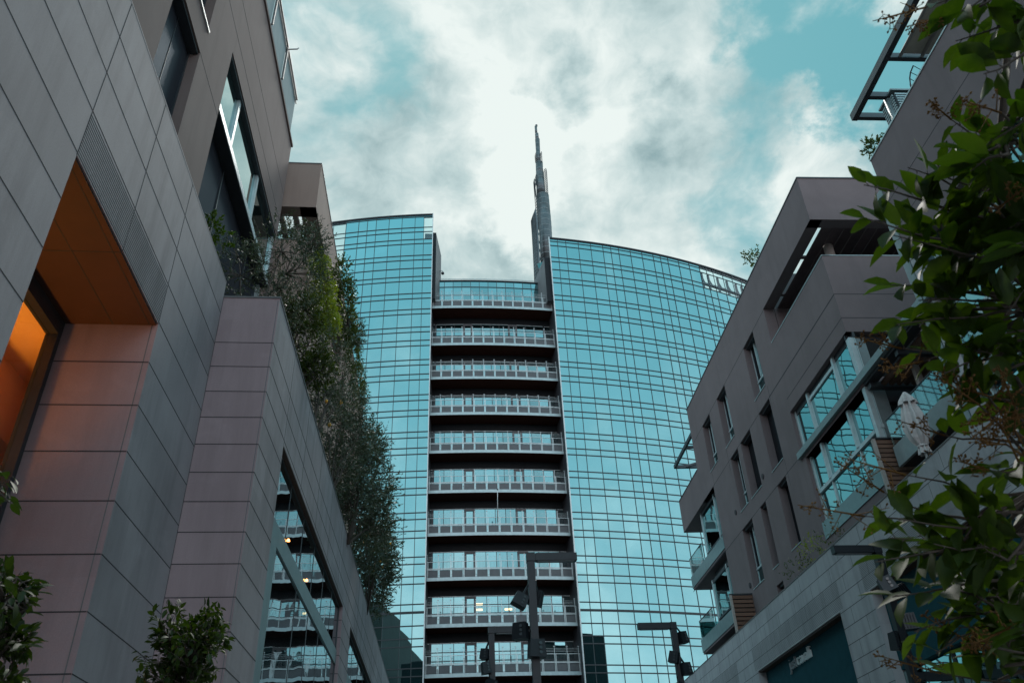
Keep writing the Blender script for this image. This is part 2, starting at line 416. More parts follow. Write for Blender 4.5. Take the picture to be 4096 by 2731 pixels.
# the street shop windows
tz0, tz1 = 7.10, 7.49
for hh in holes:
    a, b = hh[0], hh[1]
    fr = MB()
    fr.pbox(PF2, a, b, tz0, tz1, -.16, -.085)
    fr.pbox(PF2, a + .002, a + .9, 0, tz0, -.16, -.08)  # solid panel stands in for the near jamb's reflection in the glass
    fr.pbox(PF2, a + .003, b - .003, OZ - .05, OZ - .004, -.16, -.10, 1)
    fr.pbox(PF2, b - .06, b - .003, 0, OZ - .05, -.16, -.10, 1)
    for k in range(1, 6):
        s = a + (b - a) * k / 6
        fr.pbox(PF2, s - .015, s + .015, tz1, OZ - .05, -.15, -.112, 1)
        if k > 1: fr.pbox(PF2, s - .015, s + .015, 0, tz0, -.15, -.112, 1)
    w = fr.build('shop_window', [M['teal_beam'], M['dkframe']], podium)
    gp = MB()
    for k in range(6):
        s, t = a + (b - a) * k / 6, a + (b - a) * (k + 1) / 6
        gp.poly([PF2(s, tz1 - .1, -.12), PF2(t, tz1 - .1, -.12), PF2(t, OZ, -.12), PF2(s, OZ, -.12)])
        gp.poly([PF2(s, 0, -.12), PF2(t, 0, -.12), PF2(t, tz0 + .1, -.12), PF2(s, tz0 + .1, -.12)])
    gp.build('pane', M['shop_glass'], w)
    sf = MB(); sf.pbox(PF2, a + .01, b - .01, OZ - .02, OZ - .004, -.10, -.004)
    sf.build('soffit', M['soffit'], podium)
for px in (z7(485, 467), z7(630, 777)):
    s, z = PF2.sz(px, -.11)
    mb = MB(); c = PF2(s, tz1 + .12, -.085); mb.tube([c + Vector((0, 0, .025)), c - Vector((0, 0, .025))], [.02, .035], 10)
    mb.build('spotlight', plain('warm spot lens', (.9, .6, .3), .5, emit=(1, .42, .12), estr=6), podium)
# body behind the facades (dark interior)
mb = MB(); mb.box(-14, -9.05, -14, 62, 0, 10.4); mb.box(-9.0, -5.5, 13.05, 60, 0, 10.4); mb.box(-9, -5.5, -13.5, 2.9, 0, 10.4)
mb.pbox(PF2, 1.2, 61, 0, 10.4, -2.4, -.52)
mb.build('interior', M['dark'], podium)

# ---- brown rendered block above (nearest, left)
blockA = thing('apartment_block', (-5.2, 5, 10.55), 'brown rendered block with dark strip windows, above the stone podium at upper left', 'building')
eA = 20.4; topA = PU1.z(z1(2285, 1160))
w2a, w2z = PU1.sz((931, 209))
w1n = PU1.s(z1(1205, 470)); w1f, w1z = PU1.sz(z1(1570, 415))
w3f, w3z = PU1.sz(z1(1630, 245))
print('U1', topA, w2a, w2z, w1n, w1f, w1z, w3f, w3z)
DW = .26
mb = MB()
mb.wall(PU1, -14, eA, 10.5, topA, [(w2a, eA + 1, 10.6, w2z, DW), (w1n, w1f, 10.6, w1z, DW), (w3f - 2.6, w3f, w3z, w3z + 2.2, DW)], .45, 0)
jz = [PU1.z(z1(1860, 275)), PU1.z(z1(1900, 0)), w1z]
hjoints(mb, PU1, -14, eA, jz[:2], 1, .02)
hjoints(mb, PU1, w1f, w2a, [w1z], 1, .02)
mb.build('wall', [M['stucco_l'], M['joint']], blockA)
mb = MB(); mb.pbox(PU1, -14, eA + .03, topA, topA + .1, -.5, .05); mb.build('roof_edge', M['stucco_l'], blockA)
mb = MB(); mb.pbox(PU1, w3f - 2.6, w3f + .03, w3z - .04, w3z + .005, -.05, .04); mb.build('sill', M['white_metal'], blockA)
# long strip window: shallow bright upper lights over a projecting transom, dark panes set back below
t0, t1 = 17.10, 17.29
m1, m2 = PU1.s(z1(1855, 850), -.15), PU1.s(z1(2000, 1430), -.15)
fr = MB()
fr.pbox(PU1, w2a, eA, w2z - .07, w2z - .004, -.24, -.03, 1)
fr.pbox(PU1, w2a + .004, eA, t0, t1, -.40, -.04, 0)
fr.pbox(PU1, w2a + .004, eA, t0 - .03, t0 - .002, -.40, -.05, 1)  # thin charcoal strip puts the transom's overhang shade into colour
for s in (m1, m2, eA - .09): fr.pbox(PU1, s - .07, s + .07, t1, w2z - .07, -.19, -.08, 0)
lm = [PU1.s(z1(1755, 1310), -.36), PU1.s(z5(520, 1000), -.36)]
for s in lm: fr.pbox(PU1, s - .03, s + .03, 10.6, t0 - .03, -.40, -.33, 1)
fr.pbox(PU1, eA - .16, eA, 10.6, t0 - .03, -.40, -.26, 0)
w = fr.build('strip_window', [M['ltframe'], M['dkframe']], blockA)
ms = [w2a, m1, m2, eA]
g = MB()
for a, b in zip(ms, ms[1:]): g.poly([PU1(a, t1 - .05, -.15), PU1(b, t1 - .05, -.15), PU1(b, w2z, -.15), PU1(a, w2z, -.15)])
g.build('upper_pane', M['sky_glass'], w)
ms = sorted([w2a] + lm + [eA])
g = MB()
for a, b in zip(ms, ms[1:]): g.poly([PU1(a, 10.5, -.36), PU1(b, 10.5, -.36), PU1(b, t0, -.36), PU1(a, t0, -.36)])
g.build('lower_pane', M['shade_glass'], w)
for (a, b, c, d) in ((w1n, w1f, 10.6, w1z), (w3f - 2.6, w3f, w3z, w3z + 2.2)):
    fr = MB()
    fr.pbox(PU1, a + .003, b - .003, d - .07, d - .004, -.25, -.04); fr.pbox(PU1, a + .003, a + .05, c, d - .07, -.25, -.21); fr.pbox(PU1, b - .05, b - .003, c, d - .07, -.25, -.21)
    fr.pbox(PU1, (a + b) / 2 - .008, (a + b) / 2 + .008, c, d - .07, -.25, -.225)
    w = fr.build('window', M['dkframe'], blockA)
    g = MB(); m_ = (a + b) / 2
    g.poly([PU1(a, c, -.235), PU1(m_, c, -.235), PU1(m_, d, -.235), PU1(a, d, -.235)]); g.poly([PU1(m_, c, -.235), PU1(b, c, -.235), PU1(b, d, -.235), PU1(m_, d, -.235)])
    g.build('pane', M['shade_glass'], w)
# glass balustrade on the roof edge
bz = PU1.z(z1(2335, 780), .05)
print('balustrade', topA, bz)
rl = MB(); bt = topA + 1.7
rl.pbox(PU1, -14, eA - .6, bt, bt + .06, -.02, .12)
rl.pbox(PU1, -14, eA - .6, bt - .2, bt - .16, .07, .1)
for s in (17.6, 15.6, 13.4, 11.0, 8, 5, 1):
    rl.pbox(PU1, s - .03, s + .03, topA + .1, bt, .06, .12)
    rl.bar(PU1(s, bt - .1, .1), PU1(s, bt - .06, .42), .03, .03); rl.bar(PU1(s, bt - .06, .40), PU1(s + .08, bt + .1, .42), .03, .03)
b_ = rl.build('balustrade', M['coping'], blockA)
g = MB()
ss = [-14, 1, 5, 8, 11.0, 13.4, 15.6, 17.6, eA - .6]
for a, b in zip(ss, ss[1:]): g.pbox(PU1, a + .05, b - .05, topA + .12, bt - .02, .03, .05)
g.build('glass_panel', M['frost'], b_)
mb = MB(); mb.box(-13, -5.90, -13, eA - .02, 10.6, topA - .05); mb.build('interior', M['dark'], blockA)

mb = MB(); mb.box(-40, -13.05, -8, 42, 0, 29.5); mb.build('rear_wing', M['stucco_l'], blockA)

# ---- block with the corner loggia
eB = ((onz((1448, 1644), 22.95) - PU2.o).dot(PU2.u))
print('U2 length', eB)
blockB = thing('apartment_block', (-4.19, 20.9, 10.55), 'tan rendered block with an open corner loggia and hanging greenery, beside the glass tower', 'building')
lz0, lz1, topB = 19.43, 20.9, 22.95
mb = MB()
win = []
for (p, q) in ((z5(1273, 1400), z5(1300, 1532)), (z6(1093, 555), z6(1125, 655)), (z6(1150, 840), z6(1180, 910))):
    a = PU2.s(p); b, zb_ = PU2.sz(q); win.append((a, max(b, a + .9), lz0 - 1.6, lz1 - .55, .5))
    print('u2 win', a, b, zb_)
mb.wall(PU2, 0, eB, 10.5, topB, [(-1, 8.6, lz0, lz1, .55), (9.4, 11.0, 17.2, 20.2, .5), (14.5, 16, 17.2, 20.2, .5), (19, 20.4, 17.2, 20.2, .5)], .55, 0, None, 'b')
mb.wall(PU2F, 0, 5.31, 10.5, topB, [(-1, 6, lz0, lz1, .5)], .5, 0, None, False)
hjoints(mb, PU2, 8.6, eB, [lz0, 17.0], 1, .02)
mb.build('wall', [M['stucco_t'], M['joint']], blockB)
mb = MB()
mb.pbox(PU2, -.02, eB + .02, topB, topB + .04, -.57, .02); mb.pbox(PU2F, 0, 5.31, topB, topB + .037, -.5, .02)
mb.pbox(PU2, -.02, 8.5, lz0, lz0 + .03, -.3, .02); mb.pbox(PU2F, 0, 5.31, lz0, lz0 + .028, -.3, .02)
mb.build('coping', M['coping'], blockB)
for a in (9.4, 14.5, 19):
    mb = MB(); mb.pbox(PU2, a + .01, a + 1.39, 17.2, 20.2, -.5, -.44); mb.build('window', M['shade_glass'], blockB)
mb = MB()
for k in range(9): mb.box(-8.9 + k * .48, -8.9 + k * .48 + .16, 21.45, 29, 21.0, 21.16)
mb.build('pergola', M['wood_pale'], blockB)
mb = MB(); c = ony(z5(965, 600), 22.0); mb.tube([(c.x, 22, 18.6), (c.x, 22, 21.0)], .13, 12); mb.build('column', M['wood_pale'], blockB)
mb = MB(); mb.pbox(PU2, .6, 9, lz0 - 1.0, lz0 - .9, -6, -.55); mb.pbox(PU2, 9.0, eB - .5, 10.6, topB - .1, -6, -.52); mb.pbox(PU2, .56, 9, 10.6, lz0 - 1.0, -6, -.56)
mb.build('interior', M['dark'], blockB)
# ================================================================== GLASS TOWER
XC, YC, RT = 5.4, 140.69, 73.0
def arc(x, r=RT, z=0.0):               # point on the tower arc of radius r at the bearing whose front x is given
    t = math.asin((x - XC) / RT); return Vector((XC + r * math.sin(t), YC - r * math.cos(t), z))
def arca(a, r, z): return Vector((XC + r * math.sin(a), YC - r * math.cos(a), z))
def ang(x): return math.asin((x - XC) / RT)
GL, GR = -0.75, 12.05                  # the open balcony slot between the two wings
tower = thing('office_tower', (XC, 69, 0), 'curved teal glass office tower split by a column of stacked balconies', 'tower')
rowsR = [60.72, 60.39, 59.78, 58.12, 57.52, 56.41, 55.27, 54.64, 52.98, 52.37, 51.01, 50.37, 48.70, 48.09, 47.02, 46.40]
rowsL = [63.66, 63.46, 61.93, 61.29, 60.23, 59.61, 57.98, 57.35, 56.22, 55.11, 54.52, 52.88, 52.22, 50.85, 50.25, 48.62, 48.02, 47.0, 46.36]
z = 46.38
low = []
while z > 21: low += [z - 1.67, z - 2.28, z - 3.33, z - 3.96]; z -= 3.963
low = [v for v in low if v > 20.3] + [20.22, 19.2, 18.2, 17.58, 15.93, 15.33, 14.27, 13.65, 12.0, 11.4, 10.3, 9.7, 8.05, 7.4, 6.3, 5.7, 4.0, .2]
def columns(first, sign, total, widths):
    out = [first]; k = 0; a = first
    while abs(out[-1] - first) < total:
        a += sign * widths[k % len(widths)] / RT; out.append(a); k += 1
    return out
colsR = columns(ang(GR), 1, 46 / RT, [.95, .95, 1.44, 1.44, 1.44])
colsL = columns(ang(GL), -1, 30 / RT, [.99, .99, 1.44, 1.44, 1.44])
def wing(rows, cols, side):
    """glass in storey-high bands, each with its transoms and mullions"""
    levels = rows + low
    cut = [0] + [i for i in range(1, len(levels) - 1) if levels[i] - levels[i + 1] > 1.5 and i >= 4] + [len(levels) - 1]
    for c0, c1 in zip(cut, cut[1:]):
        if c1 <= c0: continue
        g = MB(); f = MB(); cl = MB(); cf = MB()
        for i in range(c0, c1):
            zt, zb = levels[i], levels[i + 1]
            for a, b in zip(cols, cols[1:]):
                see = (side == 'R' and zt > 57.9 and RT * (a - cols[0]) > 17.3) or (side == 'L' and i in (1, 2, 3) and a == cols[0]) or (side == 'L' and zt > 57 and RT * abs(a - cols[0]) > 9.5)
                q = (cf if (side == 'L' and a != cols[0]) else cl) if see else g
                q.poly([arca(a, RT, zb), arca(b, RT, zb), arca(b, RT, zt), arca(a, RT, zt)])
        if side == 'R' and c0 == 0: pass
        for i in range(c0, c1 + (1 if c1 == len(levels) - 1 else 0)):
            zt = levels[i]
            for a, b in zip(cols, cols[1:]):
                hh = .043
                f.hexa([arca(a, RT - .03, zt - hh), arca(b, RT - .03, zt - hh), arca(b, RT + .045, zt - hh), arca(a, RT + .045, zt - hh)],
                       [arca(a, RT - .03, zt + hh), arca(b, RT - .03, zt + hh), arca(b, RT + .045, zt + hh), arca(a, RT + .045, zt + hh)], 0)
        for a in cols[1:]:
            w = .022 / RT
            f.hexa([arca(a - w, RT - .02, levels[c1]), arca(a + w, RT - .02, levels[c1]), arca(a + w, RT + .05, levels[c1]), arca(a - w, RT + .05, levels[c1])],
                   [arca(a - w, RT - .02, levels[c0]), arca(a + w, RT - .02, levels[c0]), arca(a + w, RT + .05, levels[c0]), arca(a - w, RT + .05, levels[c0])], 0)
        # the mirror face sits proud of nothing: frames stand 3 cm (and fins 10 cm) clear of it
        o = g.build('glass_band', M['tower_glass'], tower)
        f.build('mullions', M['tower_frame'], o)
        if cl.f: cl.build('clear_panes', M['fin_glass'], tower)
        if cf.f: cf.build('clear_panes', M['fin_glass'], tower)
M['tower_frame'] = plain('dark bronze mullion', (.022, .026, .03), .5, .2)
# frames must stand in front of the glass: the arc is seen from its convex (outer) side, so outer = larger radius
wing(rowsR, colsR, 'R'); wing(rowsL, colsL, 'L')
for cols, zt in ((colsR, 60.72), (colsL, 63.66)):
    mb = MB()
    for a, b in zip(cols, cols[1:]):
        mb.hexa([arca(a, RT - .5, zt + .066), arca(b, RT - .5, zt + .066), arca(b, RT + .13, zt + .066), arca(a, RT + .13, zt + .066)],
                [arca(a, RT - .5, zt + .17), arca(b, RT - .5, zt + .17), arca(b, RT + .13, zt + .17), arca(a, RT + .13, zt + .17)])
    mb.build('roof_edge', M['dkframe'], tower)
# steel frame seen through the clear top panes of the right wing
mb = MB()
a = colsR[0] + 17 / RT
ks = [c for c in colsR if c > a]
for c, d in zip(ks, ks[1:]):
    mb.bar(arca(c, RT - .9, 59.05), arca(d, RT - .9, 59.05), .25, .28); mb.bar(arca(c, RT - .9, 57.2), arca(c, RT - .9, 60.6), .22, .22)
    mb.bar(arca(c, RT - .9, 59.9), arca(c + (d - c) * .25, RT - .9, 59.2), .16, .16)
mb.build('parapet_frame', M['steel_dk'], tower)
# bodies behind the glass, kept below the clear parapet panes
mb = MB()
for cols, zt in ((colsR, 57.4), (colsL, 56.9)):
    for a, b in zip(cols, cols[1:]):
        mb.hexa([arca(a, RT - 9, 0), arca(b, RT - 9, 0), arca(b, RT - .35, 0), arca(a, RT - .35, 0)], [arca(a, RT - 9, zt), arca(b, RT - 9, zt), arca(b, RT - .35, zt), arca(a, RT - .35, zt)])
mb.build('floor_plates', M['dark'], tower)
# cores either side of the slot, granite clad
def core(x0, x1, xb, zt, name):
    mb = MB(); q = [(x0, 68.45), (x1, 68.45), (xb, 72.2), (x0, 72.2)]
    if x1 < x0: q = q[::-1]
    mb.hexa([(x, y, 52.4) for x, y in q], [(x, y, zt) for x, y in q])
    o = mb.build(name, M['granite'], tower)
    d = MB(); lo, hi = min(x0, x1), max(x0, x1)
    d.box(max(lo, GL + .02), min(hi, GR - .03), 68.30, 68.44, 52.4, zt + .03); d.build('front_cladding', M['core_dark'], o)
    return o
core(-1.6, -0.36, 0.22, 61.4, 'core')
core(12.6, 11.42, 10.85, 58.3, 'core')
mb = MB(); mb.box(GL - .05, GL + .03, arc(GL).y - .16, arc(GL).y + .1, 0, 63.85); mb.build('edge_trim', M['white_metal'], tower)
mb = MB(); mb.box(GR - .04, GR + .05, arc(GR).y - .16, arc(GR).y + .1, 0, 60.9); mb.build('edge_trim', M['white_metal'], tower)
mb = MB()
mb.box(GL - .3, GL - .0, 68.12, 73, 0, 57)
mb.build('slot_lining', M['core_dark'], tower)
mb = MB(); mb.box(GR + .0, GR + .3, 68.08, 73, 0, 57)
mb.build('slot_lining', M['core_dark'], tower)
# balconies
RB = YC - 68.6
ys = [1232.4, 1380.5, 1515.2, 1658, 1809.5, 1968.7, 2139.3, 2317.7, 2504]
zl = [ony((1975, y), 68.6).z for y in ys]
print('balcony levels', [round(v, 2) for v in zl])
while zl[-1] > 6: zl.append(zl[-1] - 3.87)
AL, AR = math.asin((GL + .05 - XC) / RB), math.asin((GR - .02 - XC) / RB)
NB = 12
def seg(mb, r0, r1, za, zb, m=0, n=NB, a0=None, a1=None):
    a0 = AL if a0 is None else a0; a1 = AR if a1 is None else a1
    for k in range(n):
        a, b = a0 + (a1 - a0) * k / n, a0 + (a1 - a0) * (k + 1) / n
        mb.hexa([arca(a, r1, za), arca(b, r1, za), arca(b, r0, za), arca(a, r0, za)], [arca(a, r1, zb), arca(b, r1, zb), arca(b, r0, zb), arca(a, r0, zb)], m)
def upright(mb, a, r, w, d, za, zb, m=0):
    wa = w / 2 / r
    mb.hexa([arca(a - wa, r + d, za), arca(a + wa, r + d, za), arca(a + wa, r, za), arca(a - wa, r, za)], [arca(a - wa, r + d, zb), arca(a + wa, r + d, zb), arca(a + wa, r, zb), arca(a - wa, r, zb)], m)
WR = RB - 1.85
for i, z0 in enumerate(zl):
    top = zl[i - 1] if i else 57.35
    mb = MB()
    seg(mb, RB - .25, RB, z0 + .02, z0 + .30, 0)
    bal = mb.build('balcony', M['fascia'], tower)
    mb = MB(); seg(mb, WR - .05, RB - .02, z0, z0 + .018, 0); mb.build('soffit', M['under'], bal)
    mb = MB(); seg(mb, WR - .05, RB - .26, z0 + .02, z0 + .2, 0); mb.build('slab', M['grey_panel'], bal)
    mb = MB()
    for k in range(NB):
        a, b = AL + (AR - AL) * k / NB, AL + (AR - AL) * (k + 1) / NB
        m_ = .09 / RB
        seg(mb, RB - .10, RB - .07, z0 + .37, z0 + .93, 0, 1, a + m_, b - m_)
    mb.build('infill_panel', M['grey_panel'], bal)
    mb = MB()
    seg(mb, RB - .12, RB + .0, z0 + .30, z0 + .34, 1)
    seg(mb, RB - .11, RB - .03, z0 + .97, z0 + 1.03, 0); seg(mb, RB - .11, RB - .04, z0 + 1.07, z0 + 1.1, 0)
    seg(mb, RB - .11, RB - .05, z0 + 1.66, z0 + 1.70, 0)
    for dz in (1.86, 1.98, 2.10): seg(mb, RB - .085, RB - .075, z0 + dz, z0 + dz + .012, 0, 6)
    for k in range(NB + 1):
        a = AL + (AR - AL) * k / NB + (.08 / RB if k == 0 else -.10 / RB if k == NB else 0)
        for o_ in (-.05, .05): upright(mb, a + o_ / RB, RB - .12, .042, .12, z0 + .30, z0 + (1.70 if o_ < 0 else 1.66), 0)
        upright(mb, a - .05 / RB, RB - .10, .03, .04, z0 + 1.7, z0 + 2.26, 0); upright(mb, a - .05 / RB, RB - .14, .13, .1, z0 + 2.25, z0 + 2.29, 0)
    for k in range(NB * 9):
        a = AL + (AR - AL) * (k + .5) / (NB * 9); upright(mb, a, RB - .085, .014, .012, z0 + 1.1, z0 + 1.66, 1)
    mb.build('railing', [M['white_metal'], M['grey_panel']], bal)
    # window wall behind
    if i == 0: continue
    zt = top - .02
    a0, a1 = AL + .35 / WR, AR - .75 / WR
    fz = zt - .78
    g = MB(); f = MB(); lv = MB()
    seg(lv, WR - .1, WR, fz, zt, 0)
    lv.build('louvre_band', M['louvre'], tower)
    n = 12
    doors = (3, 8)
    ed = [AL] + [a0 + (a1 - a0) * k / n for k in range(n + 1)] + [AR]
    for k, (a, b) in enumerate(zip(ed, ed[1:])):
        g.poly([arca(a, WR - .04, z0 + .2), arca(b, WR - .04, z0 + .2), arca(b, WR - .04, fz), arca(a, WR - .04, fz)], 1 if k in (0, n + 1) else 0)
        upright(f, b if k <= n else b - .02 / WR, WR - .05, .05, .05, z0 + .2, fz, 0)
        if k - 1 in doors:
            for e_, s_ in ((a, 1), (b, -1)): upright(f, e_ + s_ * .09 / WR, WR - .045, .17, .08, z0 + .2, fz, 1)
            seg(f, WR - .045, WR + .035, fz - .2, fz, 1, 1, a + .175 / WR, b - .175 / WR)
    upright(f, a0 - .06 / WR, WR - .04, .18, .08, z0 + .2, fz, 0); upright(f, a1 + .06 / WR, WR - .04, .14, .08, z0 + .2, fz, 0)
    seg(f, WR - .05, WR + .02, fz - .03, fz + .02, 2)
    if i == len(zl) - 1 or top - z0 > 4.1 or i >= 8:
        seg(f, WR - .05, WR + .01, fz - .75, fz - .70, 0); seg(f, WR - .05, WR + .01, fz - 1.45, fz - 1.40, 0)
    ww = g.build('window_wall', [M['recess_glass'], M['dark_glass']], tower)
    f.build('frame', [M['dkframe'], M['grey_panel'], M['ltframe']], ww)
    # ceiling lamps left on inside, seen through the glazing of one floor
    if i == 8:
        for px in ((1916, 2414), (1915, 2436), (2034, 2434)):
            c = ony(px, YC - WR - .03)
            t = math.asin((c.x - XC) / WR); mb = MB()
            seg(mb, WR - .035, WR - .028, c.z - .09, c.z + .09, 0, 1, t - .32 / WR, t + .32 / WR)
            mb.build('ceiling_lamp', M['lamp_on'] if 'lamp_on' in M else M.setdefault('lamp_on', plain('lit ceiling lamp', (.9, .8, .6), .5, emit=(1, .78, .42), estr=1.6)), ww)
# set back top storey and roof rail over the slot
g = MB(); f = MB(); RR = YC - 71.2
pz0, pz1 = zl[0] + .2, 57.05
a0, a1 = math.asin((GL + .4 - XC) / RR), math.asin((GR - .9 - XC) / RR)
for k in range(12):
    a, b = a0 + (a1 - a0) * k / 12, a0 + (a1 - a0) * (k + 1) / 12
    for c, d in ((pz0, pz1 - 1.9), (pz1 - 1.9, pz1 - .8), (pz1 - .8, pz1)): g.poly([arca(a, RR, c), arca(b, RR, c), arca(b, RR, d), arca(a, RR, d)])
    upright(f, b, RR, .05, .05, pz0, pz1, 0)
seg(f, RR - .02, RR + .05, pz1 - .84, pz1 - .76, 0, 12, a0, a1); seg(f, RR - .02, RR + .05, pz1 - 1.93, pz1 - 1.87, 0, 12, a0, a1)
seg(f, RR - .4, RR + .12, pz1, pz1 + .12, 0, 12, a0 - .02, a1 + .02)
pw = g.build('penthouse_glazing', M['recess_glass'], tower)
f.build('frame', M['dkframe'], pw)
mb = MB()
seg(mb, RR - .1, RR - .05, pz1 + .38, pz1 + .42, 0, 12, a0 - .005, a1)
for k in range(9): upright(mb, a0 + (a1 - a0) * k / 8, RR - .1, .03, .05, pz1 + .12, pz1 + .38, 0)
mb.build('roof_rail', M['ltframe'], tower)
mb = MB(); seg(mb, RR - 12, RR - .05, 0, pz1 - .1, 0, 8, a0, a1); mb.build('core_body', M['dark'], tower)
mb = MB()                                # little sloping glass lantern beside the right core
for k in range(4):
    x = 11.0 + k * .26; mb.poly([(x, 70.2, 58.35), (x + .25, 70.2, 58.35), (x + .25, 71.0, 59.6 + k * .12 + .12), (x, 71.0, 59.6 + k * .12)])
mb.build('glass_lantern', M['recess_glass'], tower)

# ---- security camera on the left core, flagpole on a balcony
p = ony(zsk(316, 1345), 71.0)
cam_t = thing('security_camera', (0.1, 71.0, p.z), 'small dark dome camera on a bracket, on the granite side beside the tower roof gap', 'camera')
mb = MB(); q = ony(zsk(335, 1345), 71.0); mb.tube([(0.05, 71.0, p.z + .05), (q.x - .1, 71, q.z + .12), (q.x, 71, q.z + .08), (q.x, 71, q.z - .1)], .045, 8); mb.build('bracket', M['ltframe'], cam_t)
mb = MB(); mb.tube([(q.x, 71, q.z - .08), (q.x, 71, q.z - .16), (q.x, 71, q.z - .32), (q.x, 71, q.z - .42)], [.1, .17, .17, .06], 12); mb.build('dome', M['dkframe'], cam_t)
fb = ony((1990.6, 2088), 68.55); ft = ony((1990, 1958), 66.6)
pole = thing('flagpole', fb, 'thin pale flagpole leaning out from a middle balcony of the glass tower', 'flagpole')
mb = MB(); mb.tube([fb, ft], [.04, .028], 8); mb.build('pole', M['white_metal'], pole)
mb = MB(); mb.tube([ft - Vector((0, 0, .02)), ft + Vector((0, -.05, .1))], [.06, .05], 8); mb.build('finial', M['dkframe'], pole)

# ---- spire far behind
SY = 110.0
zs = Z(2050, 480, 2.412)
def sp(x, y): return ony(zs(x, y), SY)
spire = thing('spire', sp(300, 1200), 'tall steel mesh spire stepping up to a thin tip, behind the glass tower', 'spire')
def lev(y, xl, xr):
    a, b = sp(xl, y), sp(xr, y); return ((a.x + b.x) / 2, a.z, abs(b.x - a.x) / 2)
def shaft(name, L, mat, n=20, parent=spire):
    mb = MB(); mb.tube([(c, SY, z_) for c, z_, r in L], [r for c, z_, r in L], n); return mb.build(name, mat, parent)
sections = [[lev(1420, 272, 395), lev(1140, 258, 383), lev(1000, 250, 375), lev(735, 232, 350)],
            [lev(735, 233, 318), lev(510, 226, 300)], [lev(545, 228, 298), lev(415, 223, 292)],
            [lev(415, 231, 272), lev(340, 228, 268), lev(190, 218, 262)], [lev(190, 220, 256), lev(135, 217, 250)], [lev(135, 218, 241), lev(65, 213, 236)]]
for sct in sections:
    o = shaft('shaft', sct, M['steel'])
    mb = MB(); (c0, za, r0), (c1, zb, r1) = sct[0], sct[-1]
    n = max(2, int((zb - za) / 1.25))
    for k in range(n + 1):
        t = k / n; cx, rr = c0 + (c1 - c0) * t, (r0 + (r1 - r0) * t) * 1.01
        # follow the section outline
        zz = za + (zb - za) * t
        for (ca, zaa, ra), (cb, zbb, rb) in zip(sct, sct[1:]):
            if zaa <= zz <= zbb + 1e-6: u = (zz - zaa) / max(1e-6, zbb - zaa); cx, rr = ca + (cb - ca) * u, (ra + (rb - ra) * u) * 1.01
        mb.tube([(cx, SY, zz - .06), (cx, SY, zz + .06)], rr, 20)
    mb.build('ring', M['ltframe'] if False else M['steel_ring'] if 'steel_ring' in M else M.setdefault('steel_ring', plain('steel hoop', (.20, .215, .22), .4, .4)), o)
def screen(name, pts_l, pts_r, nv, nh, yoff=-1.2, r=.055):
    """open lattice screen: hoops and uprights between a left and a right outline"""
    mb = MB()
    L = [ony(zs(*p), SY + yoff) for p in pts_l]; Rr = [ony(zs(*p), SY + yoff) for p in pts_r]
    def interp(S, t):
        u = t * (len(S) - 1); i = min(int(u), len(S) - 2); return S[i].lerp(S[i + 1], u - i)
    for k in range(nv + 1):
        mb.tube([interp(L, j / 8).lerp(interp(Rr, j / 8), k / nv) + Vector((0, -1.0 * math.sin(math.pi * k / nv), 0)) for j in range(9)], r, 5)
    for k in range(nh + 1):
        a, b = interp(L, k / nh), interp(Rr, k / nh)
        mb.tube([a.lerp(b, j / 4) + Vector((0, -1.0 * math.sin(math.pi * j / 4), 0)) for j in range(5)], r * .9, 5)
    return mb.build(name, M['steel_dk'], spire)
screen('lattice_screen', [(345, 740), (330, 504)], [(318, 735), (298, 504)], 3, 12, 0.3)
screen('lattice_screen', [(240, 660), (216, 575)], [(215, 660), (230, 545)], 3, 6, .2, .05)
screen('lattice_screen', [(222, 415), (216, 352)], [(232, 415), (228, 345)], 2, 4, .2, .05)
screen('lattice_screen', [(288, 440), (282, 345)], [(268, 400), (266, 340)], 2, 5, .2, .05)
screen('lattice_screen', [(240, 1060), (216, 760), (203, 605)], [(250, 1060), (230, 760), (207, 605)], 2, 22, .1, .05)
mb = MB()                                # lower curved screen on the left, mostly solid mesh
outl = [(213, 1568), (200, 1300), (188, 1100), (179, 975)]; outr = [(262, 1568), (250, 1300), (238, 1060), (218, 900)]
L = [ony(zs(*p), SY - 2) for p in outl]; Q = [ony(zs(*p), SY - 2) for p in outr]
for (a, b), (c, d) in zip(zip(L, Q), list(zip(L, Q))[1:]):
    for k in range(5):
        f0, f1 = k / 5, (k + 1) / 5
        bow = lambda t: Vector((0, -1.6 * math.sin(math.pi * t * .6), 0))
        mb.hexa([a.lerp(b, f0) + bow(f0), a.lerp(b, f1) + bow(f1), a.lerp(b, f1) + bow(f1) + Vector((0, .1, 0)), a.lerp(b, f0) + bow(f0) + Vector((0, .1, 0))],
                [c.lerp(d, f0) + bow(f0), c.lerp(d, f1) + bow(f1), c.lerp(d, f1) + bow(f1) + Vector((0, .1, 0)), c.lerp(d, f0) + bow(f0) + Vector((0, .1, 0))])
mb.build('mesh_screen', M['steel'], spire)
screen('lattice_screen', [(213, 1568), (200, 1300), (188, 1100), (179, 975)], [(262, 1568), (250, 1300), (238, 1060), (218, 900)], 3, 26, -2.6, .05)
mb = MB()
zig = [(236, 1060), (252, 1100), (240, 1140), (258, 1180), (246, 1220), (262, 1260), (250, 1300), (266, 1340), (256, 1380)]
for a, b in zip(zig, zig[1:]): mb.tube([ony(zs(*a), SY - .5), ony(zs(*b), SY - .5)], .1, 5)
mb.build('stair_lattice', M['steel_dk'], spire)
mb = MB(); c = sp(231, 62); mb.tube([c, c + Vector((0, 0, .35))], .22, 8); mb.build('beacon', M['dkframe'], spire)
mb = MB(); c, b = sp(330, 1500), sp(330, 1430); mb.box(c.x - 9, c.x + 9, SY - 4, SY + 10, 0, c.z - 16); mb.build('base_block', M['granite'], spire)
